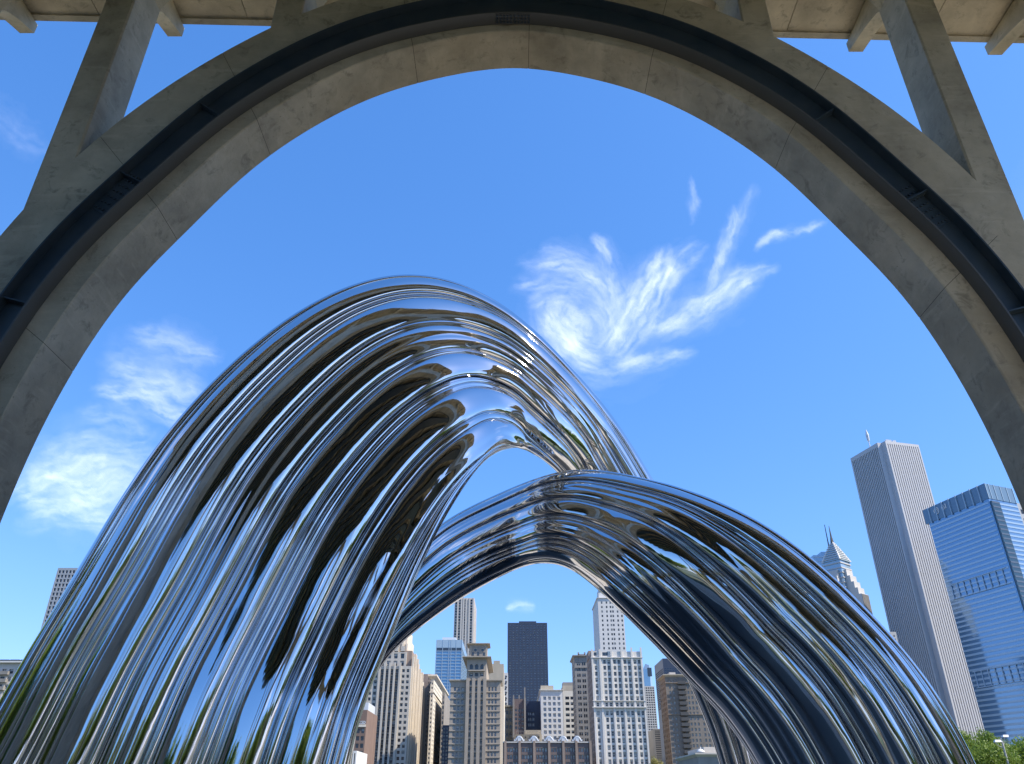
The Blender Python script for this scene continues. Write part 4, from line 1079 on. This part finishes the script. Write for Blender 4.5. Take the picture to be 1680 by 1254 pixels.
# small pale block between the spires and the ribbed tower
building('pale_podium', 'small pale rooftop just visible between spired tower and ribbed tower', 560, 1446, 1475, 1060, 1037, 30, S_pale, lambda W: evencols(W, 4, .4), rows_px(1042, 560, 6, .5, zmin=30))

# pointed twin: chevron topped tower and the flat glass one with mast
D = 720
x0, x1, zt = X(1334, 910, D), X(1372, 910, D), Z(911, D)
G_pru = glass('hazy blue glass', (0.30, 0.42, 0.53), .08, .9, .2)
rt = empty('mast_tower', ((x0 + x1) / 2, D, 0), 'hazy blue glass tower with thin mast behind the pointed tower', 'building')
trim(rt, 'glass_wall', G_pru, (x0, x1, D, D + 30, 0, zt)); trim(rt, 'penthouse', G_pru, (X(1349, 905, D), x1, D + 3, D + 24, zt - .5, Z(904, D)))
z = zt - 2
while z > 40: trim(rt, 'floor_line', P_white, (x0 - .2, x1 + .2, D - .25, D - .004, z - .25, z + .25)); z -= 4
mb = MB(rt.location); q = at(1361.3, 904, D + 10); zz = at(1352, 861, D + 10).z; mb.tube([(q.x, q.y, q.z - 3), (q.x, q.y, zz)], [.75, .3], 6); mb.build('mast', M['sash'], rt)

D = 640
S_pru = stone('silver granite', (0.50, 0.49, 0.48), .05)
cx = X(1388, 912, D); zt = Z(912, D); hw = X(1404.5, 912, D) - cx + .5
rt = empty('pointed_tower', (cx, D, 0), 'pointed tower with chevron glass roof, stepped shoulders and spire', 'building')
# square plan turned 30 degrees; central shaft plus stepped shoulders
def rot(poly, ang, c): 
    ca, sa = math.cos(ang), math.sin(ang); return [(c[0] + x * ca - y * sa, c[1] + x * sa + y * ca) for x, y in poly]
ang = R(38); C0 = (cx, D + 22)
sq = lambda w, d=None: [(-w, -(d or w)), (w, -(d or w)), (w, d or w), (-w, d or w)]
mb = MB(rt.location); core_w = hw * .86
mb.prism(rot(sq(core_w), ang, C0), 0, zt); mb.build('shaft', G_pru, rt)
for k in range(5):                                                               # shoulders stepping down outside the shaft
    w1 = core_w + 2.3 * (k + 1); zz = zt - 5.5 * (k + 1) - 3
    for sx, sy in ((1, 0), (-1, 0), (0, 1), (0, -1)):
        m2 = MB(rt.location)
        if sx: p = [(sx * (w1 - 2.3), -core_w * .62), (sx * w1, -core_w * .62), (sx * w1, core_w * .62), (sx * (w1 - 2.3), core_w * .62)]
        else: p = [(-core_w * .62, sy * (w1 - 2.3)), (core_w * .62, sy * (w1 - 2.3)), (core_w * .62, sy * w1), (-core_w * .62, sy * w1)]
        if sx == -1 or sy == 1: p = p[::-1]
        m2.prism(rot(p, ang, C0), 0, zz); m2.build('shoulder', S_pru, rt)
# ribs and floor bands on the visible shoulders
for sx, sy in ((1, 0), (-1, 0), (0, -1)):
    m2 = MB(rt.location)
    w1 = core_w + 2.3 * 5
    for j in range(9):
        t = -core_w * .6 + core_w * 1.2 * j / 8
        p = [(sx * w1, t - .3), (sx * (w1 + .5), t - .3), (sx * (w1 + .5), t + .3), (sx * w1, t + .3)] if sx else [(t - .3, sy * (w1 + .5)), (t + .3, sy * (w1 + .5)), (t + .3, sy * w1), (t - .3, sy * w1)]
        m2.prism(rot(p if sx != -1 else p[::-1], ang, C0), 0, zt - 31)
    tag(m2.build('rib', S_grey, rt), kind='stuff')
# pyramidal crown of stepped glass bands and spire
zp = Z(889, D + 20); nb = 9
for k in range(nb):
    f0, f1 = k / nb, (k + 1) / nb; wA, wB = core_w * 1.05 * (1 - f0) ** .8 + .5, core_w * 1.05 * (1 - f1) ** .8 + .5; z0, z1 = zt + (zp - zt) * f0, zt + (zp - zt) * f1
    m2 = MB(rt.location); m2.frustum(rot(sq(wA), ang, C0), z0 + .01, rot(sq(wB), ang, C0), z0 + (z1 - z0) * .72); m2.build('roof_glass', G_sky2, rt)
    m2 = MB(rt.location); m2.prism(rot(sq(wB + .5), ang, C0), z0 + (z1 - z0) * .73, z1); m2.build('roof_band', S_pru, rt)
for a in range(4):
    p0 = rot(sq(core_w * 1.08), ang, C0)[a]
    m2 = MB(rt.location); m2.tube([(p0[0], p0[1], zt), ((p0[0] * .62 + C0[0] * .38), (p0[1] * .62 + C0[1] * .38), zt + (zp - zt) * .42), (C0[0], C0[1], zp + 1)], [1.0, .9, .7], 5); m2.build('hip', S_white, rt)
zs = Z(862, D + 20)
m2 = MB(rt.location); m2.tube([(C0[0], C0[1], zp - 1), (C0[0], C0[1], zp + (zs - zp) * .35), (C0[0], C0[1], zs)], [1.7, .8, .2], 6); m2.build('spire', M['sash'], rt)
# chevron ledges down the front corner
for k in range(8):
    z = zt - 3 - k * 4.2; m2 = MB(rt.location); m2.prism(rot(sq(core_w + .6 - 0), ang, C0), z, z + .9); m2.build('floor_band', S_pru, rt)

# ------------------------------------------------------------------ trees, street lamp
M['bark'] = stone('bark', (0.11, 0.085, 0.06), .3, 3)
def leaf_mat(name, c, c2):
    m, t, b = newmat(name); N, L = t.nodes, t.links
    tc = N.new('ShaderNodeTexCoord'); n = N.new('ShaderNodeTexNoise'); n.inputs['Scale'].default_value = 1.3; n.inputs['Detail'].default_value = 5
    L.new(tc.outputs['Object'], n.inputs['Vector']); r = N.new('ShaderNodeValToRGB'); r.color_ramp.elements[0].position = .35; r.color_ramp.elements[1].position = .65
    r.color_ramp.elements[0].color = (*c, 1); r.color_ramp.elements[1].color = (*c2, 1); L.new(n.outputs[0], r.inputs[0]); L.new(r.outputs[0], b.inputs['Base Color'])
    b.inputs['Roughness'].default_value = .55; b.inputs['Subsurface Weight'].default_value = 0
    tr = N.new('ShaderNodeBsdfTranslucent'); ms = N.new('ShaderNodeMixShader'); ms.inputs[0].default_value = .38
    L.new(r.outputs[0], tr.inputs[0]); L.new(b.outputs[0], ms.inputs[1]); L.new(tr.outputs[0], ms.inputs[2]); L.new(ms.outputs[0], N['Material Output'].inputs[0])
    return m
LF = leaf_mat('fresh leaves', (0.11, 0.19, 0.022), (0.24, 0.33, 0.05)); LY = leaf_mat('yellow green leaves', (0.22, 0.20, 0.05), (0.34, 0.30, 0.09))
def tree_meshes(seed, h, rad, nleaf, ls, leafm):
    rs = np.random.RandomState(seed)
    tr = MB(); trunk_h = h * .38
    tr.tube([(0, 0, -.1), (.05, 0, trunk_h * .5), (0, .05, trunk_h), (.1, 0, h * .72)], [h * .028, h * .022, h * .018, h * .008], 8)
    blobs = []
    nb_ = 16
    for k in range(nb_):
        a = k * 2.4; e = rs.uniform(-.35, 1.2); rr = rad * rs.uniform(.45, .85)
        c = np.array([math.cos(a) * math.cos(e) * rr, math.sin(a) * math.cos(e) * rr, h * .62 + math.sin(e) * h * .30])
        tr.tube([(0, 0, trunk_h * rs.uniform(.7, 1.0)), tuple(c * .55 + np.array([0, 0, h * .22])), tuple(c)], [h * .012, h * .007, h * .002], 5)
        blobs.append((c, rad * rs.uniform(.30, .46)))
    blobs.append((np.array([0, 0, h * .72]), rad * .55))
    per = nleaf // len(blobs); V = []; F = []
    for c, r in blobs:
        n = int(per); d = rs.randn(n, 3); d /= np.linalg.norm(d, axis=1)[:, None]
        rr = r * (rs.rand(n) ** .45) * (1 + .25 * np.sin(d[:, 0] * 5 + d[:, 2] * 4)); p = c + d * rr[:, None] * np.array([1, 1, .85])
        u = rs.randn(n, 3) + np.array([0, 0, -.2]); u /= np.linalg.norm(u, axis=1)[:, None]; w = np.cross(u, d + rs.randn(n, 3) * .5); w /= np.linalg.norm(w, axis=1)[:, None]
        s = ls * rs.uniform(.6, 1.3, n)[:, None]
        q = np.stack([p - u * s, p + w * s * .5, p + u * s, p - w * s * .5], axis=1)
        b0 = len(V) ; V += q.reshape(-1, 3).tolist(); F += [(b0 + 4 * i, b0 + 4 * i + 1, b0 + 4 * i + 2, b0 + 4 * i + 3) for i in range(n)]
    me = bpy.data.meshes.new('crown'); me.from_pydata(V, [], F); me.materials.append(leafm); me.update()
    return tr.mesh('trunk', M['bark'], True), me
def tree(loc, label, meshes, s=1.0, rz=0.0, group=None):
    o = empty('leafy_tree', loc, label, 'tree', group); o.scale = (s, s, s); o.rotation_euler = (0, 0, rz)
    link('trunk', meshes[0], o); link('crown', meshes[1], o); return o
tmA = tree_meshes(3, 5.9, 3.0, 26000, .085, LF)
tmB = tree_meshes(8, 6.5, 3.2, 14000, .12, LF)
tmC = tree_meshes(5, 5.0, 2.2, 8000, .10, LY)
q = at(1610, 1240, 58); tree((q.x, 58, 0), 'bright green leafy tree at the foot of the ribbed tower, left of the lamp', tmA, 1.0).scale = (.76, .76, 1.0)
q = at(1572, 1240, 62); tree((q.x, 62, 0), 'green tree half hidden behind the right leg of the lower steel arch', tmA, .92, 2.0)
q = at(1714, 1240, 60); tree((q.x, 60, 0), 'green tree cut by the right edge, right of the street lamp', tmB, .86, 1.2)
q = at(1077, 1250, 150); tree((q.x, 150, 0), 'small yellowish tree at the foot of the white tower', tmC, 1.0).scale = (.8, .8, 1.62)
# trees on the near side of the bridge: they show in the mirror-like steel
kk = 0
for (x, y, s) in ((-27, 8, 1.5), (-30, 19, 1.7), (-24, -6, 1.4), (-33, 30, 1.8), (-14, -31, 1.9), (-4, -34, 1.7), (7, -32, 1.9), (17, -33, 1.7), (27, -12, 1.6), (30, 4, 1.5), (33, 17, 1.6), (-24, -33, 1.8), (28, -31, 1.8), (-29, 0, 1.9), (-27, 14, 1.8), (-31, 24, 2.0), (-28, -16, 1.9), (31, -3, 1.8), (29, 11, 1.8), (32, 24, 1.9), (-19, -36, 2.1), (2, -38, 2.0), (12, -39, 2.0), (22, -37, 2.0)):
    w_ = 'behind the viewpoint' if y < -25 else ('beyond the left end of the plaza' if x < 0 else 'beyond the right end of the plaza')
    tree((x, y, 0), 'leafy park tree ' + w_ + ', seen only mirrored in the steel', tmB, s, kk * 1.3, 'park trees ' + w_); kk += 1
# street lamp
D = 56
q = at(1654, 1254, D); top = at(1650, 1211, D).z; root = empty('street_lamp', (q.x, D, 0), 'grey street lamp with twin heads between the two green trees', 'street lamp')
mb = MB(root.location); mb.tube([(q.x, D, 0), (q.x, D, 1.2), (q.x - .0, D, top)], [.12, .09, .06], 8); mb.build('pole', M['sash_l'], root)
for sx, dz in ((-1, -.25), (.55, .05)):
    mb = MB(root.location); mb.tube([(q.x, D, top - .6), (q.x + sx * .25, D, top - .25 + dz), (q.x + sx * .5, D, top + dz)], [.03, .03, .03], 6); a = mb.build('arm', M['sash_l'], root)
    mb = MB(root.location); mb.frustum([(q.x + sx * .4 - .12, D - .12), (q.x + sx * .4 + .12 + abs(sx) * .25, D - .12), (q.x + sx * .4 + .12 + abs(sx) * .25, D + .12), (q.x + sx * .4 - .12, D + .12)], top + dz, [(q.x + sx * .4 - .05, D - .06), (q.x + sx * .4 + .3, D - .06), (q.x + sx * .4 + .3, D + .06), (q.x + sx * .4 - .05, D + .06)], top + dz + .14)
    mb.build('lamp_head', P_white, root)

# ------------------------------------------------------------------ cirrus clouds: thin sheets high up, density worked out per vertex
def vnoise(x, y, seed):
    rs = np.random.RandomState(seed); T = rs.rand(256, 256)
    xi = np.floor(x).astype(int); yi = np.floor(y).astype(int); fx = x - xi; fy = y - yi; fx = fx * fx * (3 - 2 * fx); fy = fy * fy * (3 - 2 * fy)
    g_ = lambda i, j: T[i % 256, j % 256]
    return (g_(xi, yi) * (1 - fx) + g_(xi + 1, yi) * fx) * (1 - fy) + (g_(xi, yi + 1) * (1 - fx) + g_(xi + 1, yi + 1) * fx) * fy
def fbm(x, y, seed, o=5):
    s = 0; a = .5
    for k in range(o): s = s + a * vnoise(x * 2 ** k, y * 2 ** k, seed + k); a *= .55
    return s
def cloud_mat():
    m, t, b = newmat('cirrus'); N, L = t.nodes, t.links; N.remove(b)
    at_ = N.new('ShaderNodeAttribute'); at_.attribute_name = 'cover'
    tr = N.new('ShaderNodeBsdfTransparent'); tl = N.new('ShaderNodeBsdfTranslucent'); tl.inputs[0].default_value = (.98, .98, .98, 1)
    ms = N.new('ShaderNodeMixShader'); L.new(at_.outputs['Fac'], ms.inputs[0]); L.new(tr.outputs[0], ms.inputs[1]); L.new(tl.outputs[0], ms.inputs[2]); L.new(ms.outputs[0], N['Material Output'].inputs[0])
    return m
CM = cloud_mat(); HC = 7000.0
def cloud(x0, x1, y0, y1, step, strokes, seed, label, warp=14):
    nx, ny = int((x1 - x0) / step) + 1, int((y1 - y0) / step) + 1
    gx, gy = np.meshgrid(np.linspace(x0, x1, nx), np.linspace(y0, y1, ny), indexing='ij')
    wx = gx + warp * (fbm(gx / 55, gy / 55, seed) - .48) * 2 + 4 * (fbm(gx / 14, gy / 14, seed + 9) - .48) * 2; wy = gy + warp * (fbm(gx / 55 + 31, gy / 55, seed + 20) - .48) * 2 + 4 * (fbm(gx / 14 + 7, gy / 14, seed + 29) - .48) * 2
    den = np.zeros_like(gx)
    for st in strokes:
        pts, width, inten = st[:3]; soft = len(st) > 3
        pts = np.array(pts, float); tt = np.arange(len(pts)); q = nspline(tt, pts, np.linspace(0, len(pts) - 1, 26)) if len(pts) > 2 else np.linspace(pts[0], pts[1], 12)
        best = np.full(gx.shape, 1e9); al = np.zeros_like(gx); sd_ = np.zeros_like(gx); L0 = 0
        for a, b in zip(q[:-1], q[1:]):
            d = b - a; l = np.hypot(*d) + 1e-6; s = np.clip(((wx - a[0]) * d[0] + (wy - a[1]) * d[1]) / l ** 2, 0, 1)
            ex, ey = wx - a[0] - s * d[0], wy - a[1] - s * d[1]; dd = np.hypot(ex, ey); mk = dd < best
            best = np.where(mk, dd, best); al = np.where(mk, L0 + s * l, al); sd_ = np.where(mk, (d[0] * ey - d[1] * ex) / l, sd_); L0 += l
        f = al / L0; wloc = 1.25 * width * (.35 + .9 * np.sin(np.pi * np.clip(f, 0.02, .98)) ** .6)
        fil = fbm(al / 45 + seed, (sd_ + al * .12) / 6.5, seed + 3, 4); fil2 = fbm(al / 26, sd_ / 11 + 5, seed + 13, 4)
        den += (0.15 if soft else 0.20) * inten * np.exp(-(best / wloc) ** 2) * (np.clip((fil2 - .1) * 1.6, 0, 1.3) if soft else np.clip((fil - .14) * 1.9, 0, 1.5) * np.clip((fil2 - .12) * 2.0, 0, 1.3)) * np.clip(np.minimum(f, 1 - f) * 7, 0, 1)
    ed = np.minimum(np.minimum((gx - x0), (x1 - gx)), np.minimum(gy - y0, y1 - gy)) / 20
    den = (1 - np.exp(-den)) * np.clip(ed, 0, 1)
    U_ = (gx - 840) / FPX; V_ = (627 - gy) / FPX; Y = cP - V_ * sP; Zz = sP + V_ * cP; k = HC / Zz
    P = np.stack([U_ * k, Y * k, np.full_like(k, HC)], axis=-1).reshape(-1, 3)
    c0 = P.mean(0); ii, jj = np.meshgrid(np.arange(nx - 1), np.arange(ny - 1), indexing='ij'); a = (ii * ny + jj)
    keep = (np.maximum.reduce([den[:-1, :-1], den[1:, :-1], den[:-1, 1:], den[1:, 1:]]) > .004).ravel(); a = a.ravel()[keep]
    F = np.stack([a, a + ny, a + ny + 1, a + 1], axis=1)
    used = np.unique(F); remap = -np.ones(len(P), int); remap[used] = np.arange(len(used)); F = remap[F]
    me = bpy.data.meshes.new('cirrus_cloud'); me.from_pydata((P[used] - c0).tolist(), [], F.tolist())
    at_ = me.attributes.new('cover', 'FLOAT', 'POINT'); at_.data.foreach_set('value', den.reshape(-1)[used].astype(np.float32))
    me.materials.append(CM); me.update(); o_ = link('cirrus_cloud', me); o_.location = c0
    return tag(o_, label, 'cloud', None, 'stuff')
cloud(740, 1440, 230, 700, 1.7, [
    ([(985, 590), (1035, 530), (1075, 470), (1112, 410)], 20, 1.5), ([(975, 580), (1050, 510), (1100, 440), (1165, 400)], 16, .8), ([(1010, 560), (1050, 490), (1085, 430), (1095, 400)], 14, .9),
    ([(960, 575), (935, 545), (925, 515), (935, 490)], 28, 1.9, 1), ([(985, 596), (935, 560), (895, 500)], 20, 1.2), ([(970, 590), (925, 545), (880, 520)], 16, .9),
    ([(1005, 560), (1008, 515), (985, 470), (930, 440), (860, 436)], 12, .9), ([(1000, 540), (985, 490), (935, 465), (870, 470), (830, 480)], 12, .7), ([(990, 560), (985, 525), (955, 495), (905, 490), (860, 505)], 11, .8),
    ([(1012, 520), (1008, 470), (998, 420), (982, 378)], 9, 1.0), ([(1002, 440), (990, 405), (975, 380)], 7, .7), ([(1000, 500), (975, 450), (935, 415), (885, 405)], 10, .6), ([(985, 480), (955, 440), (905, 425), (845, 430)], 9, .5),
    ([(930, 560), (960, 590), (1010, 600), (1060, 590)], 16, .8), ([(1000, 612), (1050, 596), (1100, 588), (1150, 578)], 9, .9), ([(1010, 600), (1060, 592), (1128, 576)], 7, .8), ([(940, 590), (970, 612), (1010, 624)], 13, .5),
    ([(1060, 545), (1130, 520), (1190, 480), (1255, 445)], 13, 1.3), ([(1075, 548), (1120, 530), (1170, 500), (1215, 470)], 11, .9), ([(1110, 520), (1160, 490), (1205, 460), (1285, 438)], 8, .8), ([(1040, 550), (1090, 540), (1130, 530)], 10, .5),
    ([(1160, 480), (1183, 425), (1205, 375), (1208, 335)], 8, 1.2), ([(1175, 455), (1195, 405), (1222, 350), (1242, 300)], 7, .6), ([(1180, 440), (1186, 400), (1180, 385)], 5, .5),
    ([(1235, 415), (1275, 390), (1320, 376), (1358, 364)], 5, 1.3), ([(1240, 410), (1265, 390), (1290, 382)], 4, .8), ([(1132, 285), (1139, 325), (1134, 372)], 4, .8),
    ([(930, 530), (1000, 520), (1060, 480)], 70, .28, 1), ([(1090, 525), (1170, 480), (1230, 440)], 30, .22, 1), ([(860, 480), (930, 500), (980, 570)], 50, .22, 1)], 4, 'swirling feathery cirrus cloud in the sky right of the taller steel arch', 7)
cloud(-60, 480, 480, 930, 2.0, [
    ([(20, 800), (100, 785), (180, 795), (260, 780)], 40, .9, 1), ([(0, 825), (80, 800), (150, 805), (230, 780)], 22, .9), ([(30, 840), (100, 835), (170, 850), (220, 858)], 14, 1.0), ([(60, 760), (140, 735), (220, 745), (290, 730)], 22, .5), ([(40, 790), (110, 770), (200, 770)], 14, .9),
    ([(150, 645), (220, 655), (280, 680), (330, 700)], 12, 1.1), ([(160, 610), (230, 605), (290, 625), (340, 650)], 32, .55, 1), ([(180, 600), (240, 620), (300, 640)], 16, .6), ([(215, 640), (270, 640), (330, 665)], 14, .7), ([(120, 680), (190, 690), (250, 715)], 9, .5),
    ([(205, 535), (260, 560), (310, 572), (370, 598)], 12, .6), ([(250, 545), (300, 565), (350, 590)], 20, .3, 1), ([(100, 825), (170, 800), (240, 820)], 30, .5, 1), ([(20, 860), (60, 865), (90, 862)], 8, .3)], 12, 'soft white cirrus bank at the left behind the sculpture', 12)
cloud(-60, 140, 120, 300, 3, [([(-40, 170), (0, 195), (40, 225), (90, 250)], 16, .28)], 20, 'very faint cirrus streak at the upper left')
cloud(800, 920, 970, 1020, 1.5, [([(828, 997), (850, 993), (880, 996)], 6, .8)], 30, 'tiny white cloud puff above the dark navy tower', 4)

src = [o for o in bpy.data.objects if o.name.startswith('cirrus_cloud')][:2]
for i, (ang, s_) in enumerate(((180, src[0]), (150, src[1]), (215, src[1]), (90, src[0]), (-75, src[1]), (185, src[1]), (235, src[1]), (160, src[0]))):
    c = s_.copy(); COL.objects.link(c); c.rotation_euler = (0, 0, R(ang)); c.location = Matrix.Rotation(R(ang), 3, 'Z') @ s_.location; c.location.z += 60 * (i + 1); c.scale = (1.5, 1.5, 1)
    c['label'] = 'cirrus cloud in the sky behind the viewpoint, mirrored in the steel'
